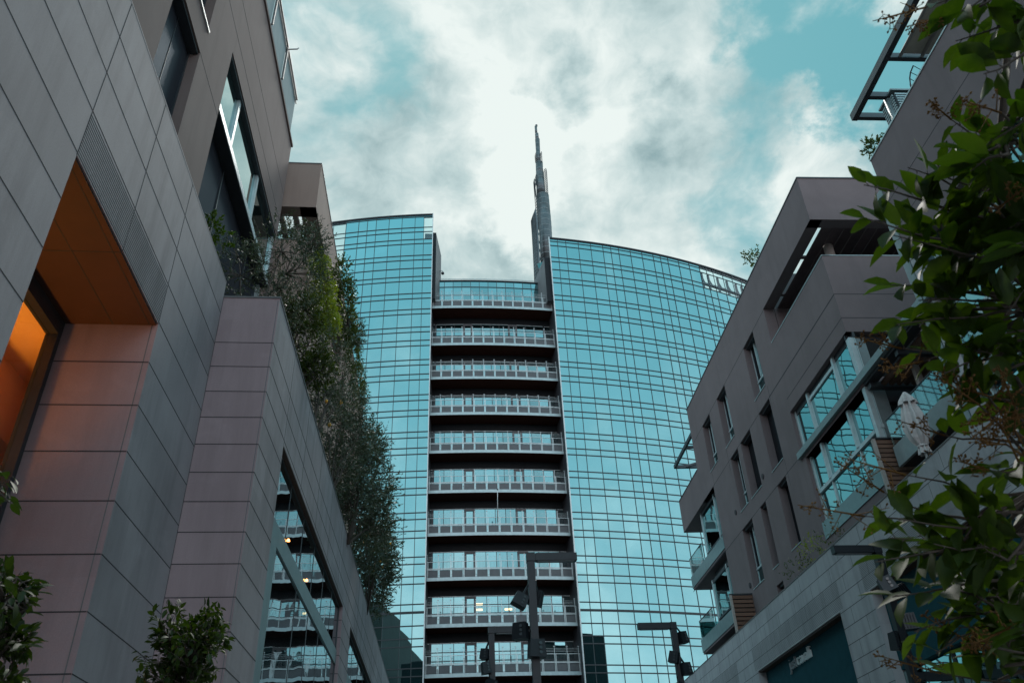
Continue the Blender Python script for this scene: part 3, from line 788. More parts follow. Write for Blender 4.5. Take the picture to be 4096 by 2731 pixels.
# ================================================================== RIGHT SIDE
nR = Vector((math.cos(YR), -math.sin(YR), 0)); uR = Vector((math.sin(YR), math.cos(YR), 0))
def RP(d): o = nR * d; return Plane((o.x, o.y), (uR.x, uR.y), (-nR.x, -nR.y))
PB = RP(12.6)                            # stone podium face
PM = RP(13.8)                            # rendered blocks face
Lz = lambda P, *pts: sum(P.z(p) for p in pts) / len(pts)
# ---- stone podium
pod = thing('stone_building', PB(20, 0), 'grey stone clad shop podium with a teal shopfront and letter sign, on the right', 'building')
zc = Lz(PB, (3450, 2084), (3180, 2316), (2936, 2536))
sA, zA = PB.sz(zr4(1340, 1035)); sBf, zBf = PB.sz(zr4(720, 1475))
zS = (zA + zBf) / 2
sN = PB.s(zr5(590, 985))                 # next shop window begins here, nearer the camera
zN = PB.z(zr5(505, 870))
print('R podium coping', zc, 'shop', sA, sBf, zS, 'near', sN, zN)
far2 = PB.s(zr4(598, 1568))
holes = [(sA, sBf, 0, zS, .55), (sN - 7.5, sN, 0, zN, .55), (sBf + 3.0, sBf + 12, 0, zS, .55)]
mb = MB()
mb.wall(PB, -14, 75, 0, zc, holes, .45, 0, 0)
rz = [zc - .05 - .508 * k for k in range(1, 21)]
for z in rz:
    segs = [(-14, 75)] if z > zS + .05 else [(-14, sN - 7.5), (sN, sA), (sBf, sBf + 3.0), (sBf + 12, 75)]
    for a, b in segs: hjoints(mb, PB, a, b, [z], 1, .016)
random.seed(5)
for k, z in enumerate([zc] + rz[:-1]):
    s = -13.5 + (k % 2) * .9
    while s < 70:
        if z - .508 > zS or not any(h[0] - .1 < s < h[1] + .1 for h in holes): vjoint(mb, PB, s, z - .508 - (.05 if k == 0 else 0), z, 1, .011)
        s += 1.8
for (a, b, zz) in ((sA, sBf, zS), (sN - 7.5, sN, zN), (sBf + 3, sBf + 12, zS)):
    for k in range(1, 20): hjoints(mb, PB, a - .3, b + .3, [zz + .02 + k * .046], 2, .014)
mb.build('facade_wall', [M['stone_r'], M['joint'], M['rib']], pod)
mb = MB(); mb.pbox(PB, -14, 75.02, zc, zc + .035, -.46, .02); mb.build('coping', M['coping'], pod)
mb = MB(); mb.poly([PB(-14, zc - .3, -.4), PB(75, zc - .3, -.4), PB(75, zc - .3, -14), PB(-14, zc - .3, -14)]); mb.build('terrace_roof', M['coping'], pod)
mb = MB(); mb.pbox(PB, -13, 74, 0, zc - .35, -13, -.95); mb.build('interior', M['dark'], pod)
for k, (a, b, zz) in enumerate(((sA, sBf, zS), (sN - 7.5, sN, zN), (sBf + 3, sBf + 12, zS))):
    f = MB()
    f.pbox(PB, a + .004, b - .004, zz - 1.5, zz - .004, -.56, -.34, 1)            # fascia
    f.pbox(PB, a + .004, b - .004, zz - 2.35, zz - 1.52, -.56, -.28, 1)           # lower dark band
    f.pbox(PB, a + .01, b - .01, zz - .06, zz - .006, -.33, -.05, 2)
    f.pbox(PB, a + .004, a + .1, 0, zz - 2.36, -.5, -.4, 0); f.pbox(PB, b - .1, b - .004, 0, zz - 2.36, -.5, -.4, 0)
    m_ = (a + b) / 2
    for s in (a + (b - a) * .33, a + (b - a) * .66): f.pbox(PB, s - .04, s + .04, 0, zz - 2.36, -.5, -.42, 0)
    w = f.build('shopfront', [M['dkframe'], M['shopdark'], M['soffit']], pod)
    g = MB(); e = [a, a + (b - a) * .33, a + (b - a) * .66, b]
    for c, d in zip(e, e[1:]): g.poly([PB(c, 0, -.47), PB(d, 0, -.47), PB(d, zz - 2.35, -.47), PB(c, zz - 2.35, -.47)])
    g.build('pane', M['bay_glass'], w)
    if k == 1:
        b2 = MB(); b2.pbox(PB, b - .5, b - .02, zz - 4.2, zz - 2.4, -.33, -.30); b2.build('side_panel', M['aqua_panel'], w)
# sign letters
sc = Z(3100, 2500, 6.787)
sa_, sb_ = PB.sz(sc(405, 1100), -.3), PB.sz(sc(1000, 700), -.3)
zb_, zt_ = PB.z(sc(1000, 850), -.3), PB.z(sc(935, 540), -.3)
print('sign', sa_, sb_, zb_, zt_)
sign = thing('shop_sign', PB(sb_[0], zb_, -.3), 'raised thin lettering reading justcavalli, on the dark teal shop fascia', 'sign')
GLYPH = {  # thin condensed strokes on a unit box, x-height .62, descender below zero
 'j': (.34, [[(.22, .62), (.22, -.18), (.12, -.32), (0, -.32)], [(.22, .84), (.22, .92)]]),
 'u': (.44, [[(.04, .62), (.04, .14), (.12, .02), (.26, .02), (.36, .14)], [(.36, .62), (.36, 0)]]),
 's': (.42, [[(.36, .50), (.28, .60), (.14, .60), (.06, .48), (.12, .36), (.30, .27), (.36, .14), (.27, .02), (.12, .02), (.03, .13)]]),
 't': (.36, [[(.16, .92), (.16, .1), (.22, .01), (.32, .01)], [(.02, .62), (.32, .62)]]),
 'c': (.44, [[(.38, .50), (.30, .61), (.15, .61), (.05, .48), (.05, .14), (.15, .01), (.30, .01), (.38, .13)]]),
 'a': (.46, [[(.06, .50), (.14, .61), (.28, .61), (.37, .50), (.37, 0)], [(.37, .36), (.16, .32), (.05, .2), (.05, .1), (.13, .01), (.26, .03), (.37, .16)]]),
 'v': (.42, [[(.02, .62), (.20, .0), (.38, .62)]]),
 'l': (.20, [[(.09, 0), (.09, 1.0)]]), 'i': (.20, [[(.09, 0), (.09, .62)], [(.09, .84), (.09, .93)]])}
def lettering(body, s_start, s_end, z0, z1_, mat, name, wd):
    total = sum(GLYPH[c][0] for c in body); x = 0
    for c in body:
        mb = MB(); w_, strokes = GLYPH[c]
        for st in strokes:
            q = [PB(s_start + (s_end - s_start) * (x + px) / total, z0 + py * (z1_ - z0), -.28) for px, py in st]
            for a_, b_ in zip(q, q[1:]): mb.bar(a_, b_, wd, .07, 0, tuple(PB.n))
        mb.build('letter', mat, sign); x += w_
smid = sb_[0] + (sa_[0] - sb_[0]) * .64
M['ltgrey'] = plain('grey sign letters', (.24, .26, .27), .5)
lettering('just', sa_[0], smid + .05, zb_, zt_, M['ltgrey'], 'letter', .032)
lettering('cavalli', smid - .02, sb_[0], zb_, zt_, M['sign'], 'letter', .022)

# ---- main rendered block
sC = PM.s((3187, 712)); sF = PM.s((2747, 1643)); zT = Lz(PM, (3187, 712), (2747, 1643))
PF = Plane(tuple(PM(sC, 0))[:2], (nR.x, nR.y), (-uR.x, -uR.y))
mid = thing('apartment_block', PM(sC, 10.4), 'mauve brown rendered block with a corner terrace, slot windows and a big glass bay', 'building')
tz0 = Lz(PM, zr7(770, 708), zr7(370, 1410)); tz1 = Lz(PM, zr7(670, 430), zr7(300, 1155)); sT = PM.s(zr7(300, 1155))
L2 = Lz(PM, (3010, 1324), (2897, 1538), (2836, 1653)); L3 = Lz(PM, (3290, 1250), (3000, 1719), (2854, 1936)); L4 = Lz(PM, (3201, 1827), (3058, 2010), (2902, 2199))
print('mid', sC, sF, zT, 'terrace', tz0, tz1, sT, 'levels', L2, L3, L4)
bh = PM.z(zr2(1000, 780)); bs = PM.s(zr2(1000, 780))          # upper bay head and far jamb
bmz0, bmz1 = Lz(PM, (3211, 1830)), Lz(PM, (3206, 1806))
b2h = bmz0 - .12; b2s = PM.s(zr2(1125, 1150))
bz0 = PM.z(zr4(1215, 510)); bz1 = PM.z(zr4(1185, 385))
print('bay', bh, bs, bmz0, bmz1, b2s, bz0, bz1)
def win(tl, tr, bl, br, Zf):
    s1, za = PM.sz(Zf(*tl)); s0, zb = PM.sz(Zf(*tr)); s2, zc_ = PM.sz(Zf(*bl)); s3, zd = PM.sz(Zf(*br))
    return (min((s0 + s3) / 2, (s1 + s2) / 2 - .5), (s1 + s2) / 2, (zc_ + zd) / 2, (za + zb) / 2)
W = [('lite', *win((633, 285), (705, 148), (728, 692), (808, 565), zr2)), ('lite', *win((425, 675), (485, 570), (500, 1065), (567, 960), zr2)),
     ('lite', *win((312, 890), (365, 795), (380, 1255), (437, 1150), zr2)), ('dark', *win((760, 800), (835, 680), (862, 1255), (950, 1140), zr2)),
     ('dark', *win((613, 1025), (685, 918), (703, 1462), (780, 1355), zr2)), ('lite', *win((525, 1165), (590, 1075), (630, 1545), (678, 1490), zr2)),
     ('lite', *win((605, 415), (675, 320), (690, 862), (770, 790), zr4)), ('dark', *win((740, 245), (780, 200), (838, 715), (880, 670), zr4))]
d = win((890, 1380), (980, 1270), (965 / 1, 1568), (1000, 1500), zr2)
b_, c_ = PM.sz(zr4(965, 590)), PM.sz(zr4(1060, 490))
W.append(('dark', d[0], d[1], (b_[1] + c_[1]) / 2, d[3]))
lvl = [L2, L3, L4]
WW = []
for k, s0, s1, za, zb in W:
    zb = min(lvl, key=lambda v: abs(v - zb)); WW.append((k, s0, s1, za, zb))
    print('  win', k, round(s0, 2), round(s1, 2), round(za, 2), round(zb, 2))
a0 = PM.sz(zr4(862, 835)); a1_ = PM.sz(zr4(910, 800))
WW.append(('dark', a1_[0], a0[0], 10.5, a0[1]))
sLow = PM.s((2716, 2008))                # lower part runs on further, with its terrace on top
zP1 = PM.z((2716, 2008)); gs0, gs1 = PM.s(zr4(385, 85)), PM.s(zr4(260, 320))
print('far part', sLow, zP1, 'glass', gs0, gs1)
DP = .42
H = [(s0, s1, za, zb, DP) for k, s0, s1, za, zb in WW] + [(sC - 1, sT, tz0, tz1, .5), (sC - 1, bs, bmz1, bh, .3), (sC - 1, b2s, bz1, b2h, .3), (gs0, sF + 1, 10.4, L3, .3)]
mb = MB()
mb.wall(PM, sC, sF, 10.4, zT, H, .5, 0, None, False)
mb.wall(PM, sF, sLow, L3, zP1, [], .35, 0)
mb.poly([PM(gs0, 10.4), PM(gs0, 10.4, -.6), PM(gs0, L3, -.6), PM(gs0, L3)])
mb.poly([PM(sF, zP1), PM(sF, zP1, -6), PM(sF, zT, -6), PM(sF, zT)])
mb.poly([PM(gs0, L3), PM(sLow, L3), PM(sLow, L3, -5), PM(gs0, L3, -5)])      # underside of the overhang
w_lo = 10.4
mb.wall(PF, 0, 9, 10.4, zT, [(-1, 8, tz0, tz1, .5), (-1, 8, bmz1, bh, .3), (-1, 6, bz1 - 1.4, b2h, .3)], .5, 0, None, 'b')
hjoints(mb, PM, sT, sF, [L2], 1, .03)
for a, b, z_ in ((sC + .01, sF, L3 + 0.0), (b2s, sLow, L4), (sC + .01, PM.s(zr2(975, 680)), PM.z(zr2(975, 680)))): hjoints(mb, PM, a, b, [z_], 1, .028)
jz1 = PM.z(zr7(870, 1005)); jz2 = PM.z(zr7(935, 1185))
hjoints(mb, PF, 0, 9, [jz1, jz2], 1, .028)
hjoints(mb, PM, sC, PM.s(zr2(835, 660)), [jz1], 1, .028)
for px in (zr2(820, 570), zr2(500, 1070), zr2(390, 1260), zr2(955, 1150)):
    s, z_ = PM.sz(px); vjoint(mb, PM, s, z_ - 1.2, z_, 1, .022)
for px in (zr2(789, 1283), zr4(555, 280), zr4(664, 830)):
    s, z_ = PM.sz(px); n0 = PM(s, z_, -.02); mb.tube([n0, n0 - nR * .06], .13, 10, 1)
mb.build('wall', [M['stucco_r'], M['joint']], mid)
mb = MB()
mb.pbox(PM, sC - .02, sF + .02, zT, zT + .06, -.52, .025); mb.pbox(PF, 0, 9, zT, zT + .057, -.5, .03)
mb.pbox(PM, sF + .03, sLow + .02, zP1, zP1 + .05, -.37, .025)
mb.build('roof_edge', M['dkframe'], mid)
mb = MB()
mb.pbox(PM, sC - .02, sT, tz0, tz0 + .035, -.3, .02); mb.pbox(PF, 0, 8, tz0, tz0 + .032, -.3, .02)
mb.build('parapet_coping', M['fascia'], mid)
mb = MB()                                 # solid insides
mb.pbox(PM, sC + .6, sF - .05, 10.4, tz0 - .3, -11, -.55); mb.pbox(PM, sT + .1, sF - .05, tz0 - .3, zT - .1, -11, -.55)
mb.build('interior', M['dark'], mid)
for k, s0, s1, za, zb in WW:
    f = MB()
    f.pbox(PM, s0 + .003, s1 - .003, zb - .10, zb - .003, -.41, -.12, 1)
    w_ = s1 - s0
    if k == 'lite':
        f.pbox(PM, s0 + .003, s1 - .003, za + .9, za + .98, -.40, -.30, 0)
        f.pbox(PM, s1 - w_ * .42, s1 - w_ * .42 + .06, za + .98, zb - .1, -.40, -.28, 0)
        f.pbox(PM, s1 - .05, s1 - .003, za + .03, zb - .1, -.40, -.33, 0); f.pbox(PM, s0 + .003, s0 + .05, za + .03, zb - .1, -.40, -.33, 0)
    o = f.build('window', [M['ltframe'], M['dkframe']], mid)
    g = MB()
    if k == 'lite':
        e = s1 - w_ * .42 + .03
        g.poly([PM(s0, za + .94, -.36), PM(e, za + .94, -.36), PM(e, zb, -.36), PM(s0, zb, -.36)], 0)
        g.poly([PM(e, za + .94, -.36), PM(s1, za + .94, -.36), PM(s1, zb, -.36), PM(e, zb, -.36)], 1)
        g.poly([PM(s0, za, -.36), PM(s1, za, -.36), PM(s1, za + .94, -.36), PM(s0, za + .94, -.36)], 0)
    else: g.poly([PM(s0, za, -.36), PM(s1, za, -.36), PM(s1, zb, -.36), PM(s0, zb, -.36)], 1)
    g.build('pane', [M['bay_glass'], M['shade_glass']], o)
    mb = MB(); mb.pbox(PM, s0 + .005, s1 + .03, za + .002, za + .03, -.4, .03); mb.build('sill', M['fascia'], o)
# corner terrace: soffit slats, column, back walls
mb = MB()
for k in range(16): mb.pbox(PF, .7 + k * .46, .7 + k * .46 + .435, tz1 + .02, tz1 + .10, -7.5, -.5)
mb.pbox(PF, .55, 8, tz1 + .11, tz1 + .2, -2.6, -2.45); mb.pbox(PF, .55, 8, tz1 + .11, tz1 + .2, -5.2, -5.05)
mb.build('pergola', M['wood_dk'], mid)
cz = ony(zr7(760, 520), PM(sC, 0).y + 1.6)
mb = MB(); mb.tube([(cz.x, cz.y, tz0 - 1), (cz.x, cz.y, tz1 + .3)], .19, 14); mb.build('column', M['wood_pale'], mid)
mb = MB()
mb.pbox(PF, 4.6, 5.0, tz0 - 1.2, tz1, -8.6, -.6)
tw = mb.build('terrace_wall', M['stucco_r'], mid)
mb = MB(); mb.pbox(PM, sT - .02, sT + .05, tz0 - 1.2, tz1 + .05, -5, -.52); mb.build('terrace_end_wall', M['stucco_r'], mid)
mb = MB(); s_, z_ = PM.sz(zr7(440, 1180)); mb.pbox(PM, sT - .06, sT - .022, tz0 - .8, tz1 - .9, -2.2, -.9); mb.build('terrace_window', M['bay_glass'], mid)
mb = MB(); mb.pbox(PF, .5, 8, tz0 - 1.2, tz0 - 1.1, -8.6, -.5); mb.build('terrace_floor', M['grey_panel'], mid)
# glass bay, two storeys, wrapping the corner
f = MB(); g = MB()
mul = [PM.s(zr2(1165, 720), -.2), PM.s(zr2(1380, 500), -.2)]
ed = [sC] + sorted(mul) + [bs]
for s in mul: f.pbox(PM, s - .07, s + .07, bmz1 + .02, bh - .01, -.29, -.10, 0)
f.pbox(PM, bs - .12, bs - .004, bmz1 + .02, bh - .01, -.29, -.16, 0)
f.pbox(PM, sC - .0, bs, bh - .22, bh - .005, -.29, -.2, 1)
f.pbox(PM, sC + .02, sC + .26, bmz1 + .02, bh - .23, -.27, -.03, 0); f.pbox(PF, .30, .62, bmz1 + .02, bh - .23, -.29, -.06, 2)
f.pbox(PF, 0.03, 8, bh - .2, bh - .006, -.29, -.22, 1)
f.pbox(PM, mul[1] if mul[1] < mul[0] else mul[0], max(mul), bh - .36, bh - .23, -.27, -.16, 0)
for a, b in zip(ed, ed[1:]): g.poly([PM(a, bmz1 - .05, -.22), PM(b, bmz1 - .05, -.22), PM(b, bh, -.22), PM(a, bh, -.22)])
g.poly([PF(.03, bmz1, -.24), PF(3, bmz1, -.24), PF(3, bh, -.24), PF(.03, bh, -.24)], 1); g.poly([PF(3, bmz1, -.24), PF(8, bmz1, -.24), PF(8, bh, -.24), PF(3, bh, -.24)], 1)
o = f.build('glass_bay', [M['ltframe'], M['dkframe'], M['teal_beam']], mid)
g.build('pane', [M['bay_glass'], M['dark_glass']], o)
f = MB(); g = MB()
mul = sorted([PM.s(zr2(1290, 1150), -.2), PM.s(zr2(1500, 900), -.2)])
zm = PM.z(zr2(1330, 1310), -.2)
for s in mul: f.pbox(PM, s - .07, s + .07, zm + .05, b2h - .01, -.29, -.10, 0); f.pbox(PM, s - .03, s + .03, bz1, zm - .05, -.29, -.16, 0)
f.pbox(PM, b2s - .1, b2s - .004, bz1, b2h, -.29, -.15, 0); f.pbox(PM, sC, b2s - .1, zm - .07, zm + .07, -.29, -.13, 0)
f.pbox(PM, sC + .02, sC + .22, bz1, b2h, -.27, -.03, 0); f.pbox(PF, .28, .75, bz1 - 1.2, b2h, -.29, -.06, 2)
ed = [sC] + mul + [b2s]
for a, b in zip(ed, ed[1:]):
    g.poly([PM(a, zm, -.22), PM(b, zm, -.22), PM(b, b2h, -.22), PM(a, b2h, -.22)]); g.poly([PM(a, bz1, -.22), PM(b, bz1, -.22), PM(b, zm, -.22), PM(a, zm, -.22)])
g.poly([PF(.03, bz1 - 1.4, -.24), PF(6, bz1 - 1.4, -.24), PF(6, b2h, -.24), PF(.03, b2h, -.24)], 1)
f.pbox(PF, .75, 6, b2h - .55, b2h - .02, -.28, -.1, 1); f.pbox(PF, 3.3, 3.42, bz1 - 1.2, b2h - .55, -.29, -.1, 2)
o = f.build('glass_bay', [M['ltframe'], M['dkframe'], M['teal_beam']], mid)
g.build('pane', [M['bay_glass'], M['dark_glass']], o)
mb = MB(); mb.pbox(PM, sC - .0, b2s + .0, bz0, bz1 - .006, -.3, .035); mb.build('spandrel', M['aqua_panel'], mid)
mb = MB(); mb.pbox(PM, sC - 11, bs + .12, bmz0, bmz1, -.5, .14, 0); mb.pbox(PM, sC - 11, bs + .1, bmz0 - .12, bmz0 - .004, -.4, -.02, 1); mb.build('slab_edge_beam', [M['teal_beam'], M['dkframe']], mid)
# projecting balcony deck toward the camera: slatted soffit, glass balustrade with pale band
mb = MB()
for k in range(24): mb.tube([PF(.55 + k * .26, bmz0 - .2, 2.1), PF(.55 + k * .26, bmz0 - .2, .35)], .11, 8)
for k in range(24): mb.tube([PF(.55 + k * .26, bmz0 - .2, 8.8), PF(.55 + k * .26, bmz0 - .2, 2.5)], .11, 8)
mb.build('pergola', M['wood'], mid)
mb = MB(); mb.pbox(PF, .1, 8, bmz0 - .32, bmz0 - .12, .05, .3); mb.pbox(PF, .1, 8, bmz0 - .32, bmz0 - .12, 2.15, 2.35); mb.build('pergola_beam', M['dkframe'], mid)
gt = PM.z(zr3(900, 925), -.2); g0_ = PM.z(zr3(1150, 945), -.2); g1_ = PM.z(zr3(1240, 1075), -.2); sg = PM.s(zr3(862, 962), -.2)
print('balustrade R', gt, g0_, g1_, sg, sC)
mb = MB(); mb.pbox(PM, sC - 11, sC - .35, g1_ + .0, g0_, -.22, -.12); mb.build('balcony_band', M['frost2'] if 'frost2' in M else M.setdefault('frost2', plain('pale band', (.22, .245, .25), .4)), mid)
mb = MB(); mb.pbox(PM, sC - 11, sC - .35, g0_ + .01, gt, -.19, -.17)
bl = mb.build('balustrade', M['bal_glass'] if 'bal_glass' in M else M.setdefault('bal_glass', clear_glass('reflecting balustrade', (.5, .68, .68), .35)), mid)
mb = MB(); mb.pbox(PM, sC - 11, sC - .35, gt, gt + .03, -.21, -.15); mb.build('handrail', M['dkframe'], bl)
mb = MB(); mb.pbox(PM, sC - 11, sC - .4, g1_ + .01, g1_ + .2, -4.5, -.23); mb.build('balcony_floor', M['dkframe'], mid)
pw = zr3(1060, 430); s_, z_ = PM.sz(pw, -1.0)
mb = MB(); mb.pbox(PM, s_ - .09, s_ + .09, g1_ + .2, bmz0 - .1, -1.1, -.92); mb.build('post', M['wood_pale'], mid)
mb = MB()
for k in range(11): mb.pbox(PF, 2.2, 6.5, bmz0 - .45 - k * .2, bmz0 - .3 - k * .2, 3.6, 3.64)
mb.build('slat_wall', M['wood'], mid)
# ---- slatted screens standing on the podium terrace
def slat_screen(label, px_tl, px_tr, zbot, plane_d, pitch, hh, slant=False):
    s_, z_ = PM.sz(px_tl, plane_d); P = Plane(tuple(PM(s_, 0, plane_d))[:2], (nR.x, nR.y), (-uR.x, -uR.y))
    if slant:
        e_ = PM(PM.s(px_tr, .03), 0, .03); v_ = e_ - Vector((P.o.x, P.o.y, 0)); P = Plane(tuple(P.o)[:2], (v_.x, v_.y), (v_.y, -v_.x))
    wid = P.s(px_tr)
    print('screen', s_, z_, wid)
    t = thing('slat_screen', P(0, zbot), label, 'wooden screen', 'wooden slat screens on the right terrace')
    mb = MB(); n = int((z_ - zbot) / pitch)
    for k in range(n): mb.pbox(P, .1, wid, z_ - .03 - k * pitch - hh, z_ - .03 - k * pitch, -.03, .0)
    mb.build('slats', M['wood'], t)
    mb = MB(); mb.pbox(P, .12, wid, zbot, z_ - .1, -.12, -.1); mb.build('backing', M['dark'], t)
    mb = MB(); mb.pbox(P, 0, .1, zbot, z_, -.08, .04); mb.build('post', M['wood_pale'], t)
    mb = MB(); mb.pbox(P, -.01, wid + .02, z_ + .002, z_ + .05, -.1, .05); mb.build('cap', M['dkframe'], t)
slat_screen('red brown slatted wood screen on the podium terrace, under the closed parasol', zr3(757, 1090), zr3(1245, 1085), zc - .3, .40, .16, .125)
slat_screen('weathered slatted wood screen on the podium terrace, below the stacked glass balconies', zr4(505, 903), zr4(815, 893), zc - .3, 1.1, .2, .15)
# ---- closed parasol
PD = .55
pu = PM(PM.s(zr3(1185, 1215), PD), PM.z(zr3(1185, 1215), PD), PD)
top_ = onplane(zr3(1000, 735), -nR, (-nR).dot(pu)); hP = top_.z - pu.z
print('parasol', pu, hP)
par = thing('parasol', (pu.x, pu.y, zc - .3), 'closed pale canvas parasol strapped round its pole, in front of the glass balustrade', 'parasol')
mb = MB(); mb.tube([(pu.x, pu.y, zc - .3), (pu.x, pu.y, pu.z + hP - .02)], .035, 8); mb.build('pole', M['white_metal'], par)
def folded(name, prof, lobes, amp, ph, mat):
    mb = MB(); n = 40; rows = []
    for (h_, r_) in prof:
        rows.append([Vector((pu.x + math.cos(2 * math.pi * j / n) * r_ * (1 + amp * math.cos(lobes * 2 * math.pi * j / n + ph + h_)), pu.y + math.sin(2 * math.pi * j / n) * r_ * (1 + amp * math.cos(lobes * 2 * math.pi * j / n + ph + h_)), pu.z + h_ * hP)) for j in range(n)])
    for a, b in zip(rows, rows[1:]):
        for j in range(n): mb.poly([a[j], a[(j + 1) % n], b[(j + 1) % n], b[j]], 0, False)
    return mb.build(name, mat, par)
folded('canopy', [(.02, .16), (.1, .13), (.14, .12), (.25, .24), (.42, .30), (.46, .30), (.60, .27), (.80, .17), (.93, .1)], 7, .24, .4, M['cloth'])
folded('top_flap', [(.80, .24), (.86, .21), (.95, .10), (1.0, .03)], 6, .22, 1.2, M['cloth'])
mb = MB(); mb.tube([(pu.x, pu.y, pu.z + hP * .12), (pu.x, pu.y, pu.z + hP * .15)], .15, 14); mb.build('strap', M['cloth'], par)
# ---- stacked glass bays and balconies at the far end
for k, (zt_k, zb_k) in enumerate(((L3, L3 - 3.55), (L3 - 3.95, L3 - 7.2))):
    f = MB(); g = MB()
    e = [gs0 + .03, gs0 + (gs1 - gs0) * .28, gs1]
    for s in e[1:]: f.pbox(PM, s - .05, s + .05, zb_k, zt_k - .01, -.36, -.22, 0)
    f.pbox(PM, gs0 + .03, gs1, zb_k + 1.05, zb_k + 1.13, -.36, -.24, 1); f.pbox(PM, gs0 + .03, gs1, zt_k - .2, zt_k - .012, -.37, -.26, 1)
    for a, b in zip(e, e[1:]):
        g.poly([PM(a, zb_k, -.3), PM(b, zb_k, -.3), PM(b, zb_k + 1.1, -.3), PM(a, zb_k + 1.1, -.3)]); g.poly([PM(a, zb_k + 1.1, -.3), PM(b, zb_k + 1.1, -.3), PM(b, zt_k, -.3), PM(a, zt_k, -.3)])
    g.poly([PM(gs1, zb_k, -.3), PM(gs1, zb_k, -4), PM(gs1, zt_k, -4), PM(gs1, zt_k, -.3)])
    o = f.build('corner_window', [M['ltframe'], M['dkframe']], mid)
    g.build('pane', M['bay_glass'], o)
    mb = MB(); s_t = PM.s(zr4(220, 785)) if k == 0 else PM.s(zr4(295, 1262))
    zu = PM.z(zr4(220, 785)) if k == 0 else PM.z(zr4(295, 1262)); zd = PM.z(zr4(235, 865)) if k == 0 else PM.z(zr4(310, 1352))
    print('far slab', s_t, zu, zd)
    mb.pbox(PM, gs0 + .0, s_t, zd + .1, zu + .12, -4.2, .02, 0)
    b_ = mb.build('balcony', M['aqua_panel'], mid)
    mb = MB(); mb.pbox(PM, gs0 + .0, s_t - .02, zd, zd + .09, -4.2, -.02); mb.build('underside', M['stucco_r'], b_)
    mb = MB(); mb.pbox(PM, gs1 + .15, s_t - .05, zu + .13, zu + 1.15, -.05, -.03); mb.pbox(PM, s_t - .07, s_t - .05, zu + .13, zu + 1.15, -3, -.05); mb.build('balustrade', M['bal_glass'], b_)
    mb = MB(); mb.pbox(PM, gs1 + .15, s_t - .04, zu + 1.15, zu + 1.18, -.07, -.02); mb.build('handrail', M['dkframe'], b_)
mb = MB(); mb.pbox(PM, gs0 + .1, gs1 - .1, 10.4, L3 - .1, -4, -.45); mb.build('interior', M['dark'], mid)
# terrace frame sticking out at the far end
f = MB()
pz_ = [PM.sz(zr2(225, 955), -.2), PM.sz(zr2(97, 1215), -.2)]
fz = (pz_[0][1] + pz_[1][1]) / 2; s_o = pz_[1][0]
print('truss', pz_)
f.bar(PM(sF - .3, fz, -.2), PM(s_o, fz, -.2), .14, .22); f.bar(PM(s_o - .06, fz, -.2), PM(s_o - .06, fz, -4), .14, .22); f.bar(PM(PM.s(zr2(180, 1075), -.2), fz, -.2), PM(PM.s(zr2(180, 1075), -.2), fz, -4), .12, .16)
f.bar(PM(s_o - .1, fz, -.9), PM(s_o - 2.2, fz, -3.6), .1, .14)
f.pbox(PM, sF + .3, sF + .42, zP1 - .6, fz - .1, -3.9, -3.78)
f.build('terrace_frame', M['dkframe'], mid)
# ---- nearer block, upper right
sU = PM.s((3488, 658)); zU = Lz(PM, (3488, 658), (3796, 67)); zj = [PM.z((3635, 692)), PM.z((3943, 170))]
print('upper', sU, zU, zj)
near = thing('apartment_block', PM(sU, 10.4), 'nearest mauve brown rendered block with a dark roof frame, half hidden by the leafy branches', 'building')
mb = MB()
ub = zU - 4.1
mb.wall(PM, -14, sU, ub, zU, [], .5, 0)
mb.poly([PM(sU, ub), PM(sU, ub, -8), PM(sU, zU, -8), PM(sU, zU)])
mb.poly([PM(-14, ub), PM(sU, ub), PM(sU, ub, -6), PM(-14, ub, -6)])
hjoints(mb, PM, -14, sU, [sum(zj) / 2, sum(zj) / 2 - 1.05], 1, .024)
mb.build('wall', [M['stucco_r'], M['joint']], near)
mb = MB(); mb.pbox(PM, -14, sU + .02, zU, zU + .05, -.52, .03); mb.build('roof_edge', M['fascia'], near)
g = MB(); f = MB()
ss = [-14 + k * 1.6 for k in range(21) if -14 + k * 1.6 < sU] + [sU]
for a, b in zip(ss, ss[1:]):
    for c, d in ((10.4, 14.0), (14.0, ub)): g.poly([PM(a, c, -.35), PM(b, c, -.35), PM(b, d, -.35), PM(a, d, -.35)])
    f.pbox(PM, b - .05, b + .03, 10.4, ub - .01, -.45, -.25)
f.pbox(PM, -14, sU, 13.85, 14.15, -.45, -.2)
o = f.build('glazing', M['ltframe'], near); g.build('pane', M['sky_glass2'] if 'sky_glass2' in M else M.setdefault('sky_glass2', mirror_glass('pale blue glazing', (.27, .48, .52), (.03, .05, .06), .8, .006)), o)
mb = MB(); mb.pbox(PM, sU - .30, sU + .02, 10.4, ub, -.5, -.02); mb.build('pier', M['stone_r'], near)
mb = MB(); mb.pbox(PM, sU + .25, sU + .60, 10.4, zU - 1.0, -.6, -.15); mb.build('corner_pier', M['frost'], near)
mb = MB(); mb.pbox(PM, -13, sU - .4, 10.4, zU - .2, -9, -.6); mb.build('interior', M['dark'], near)
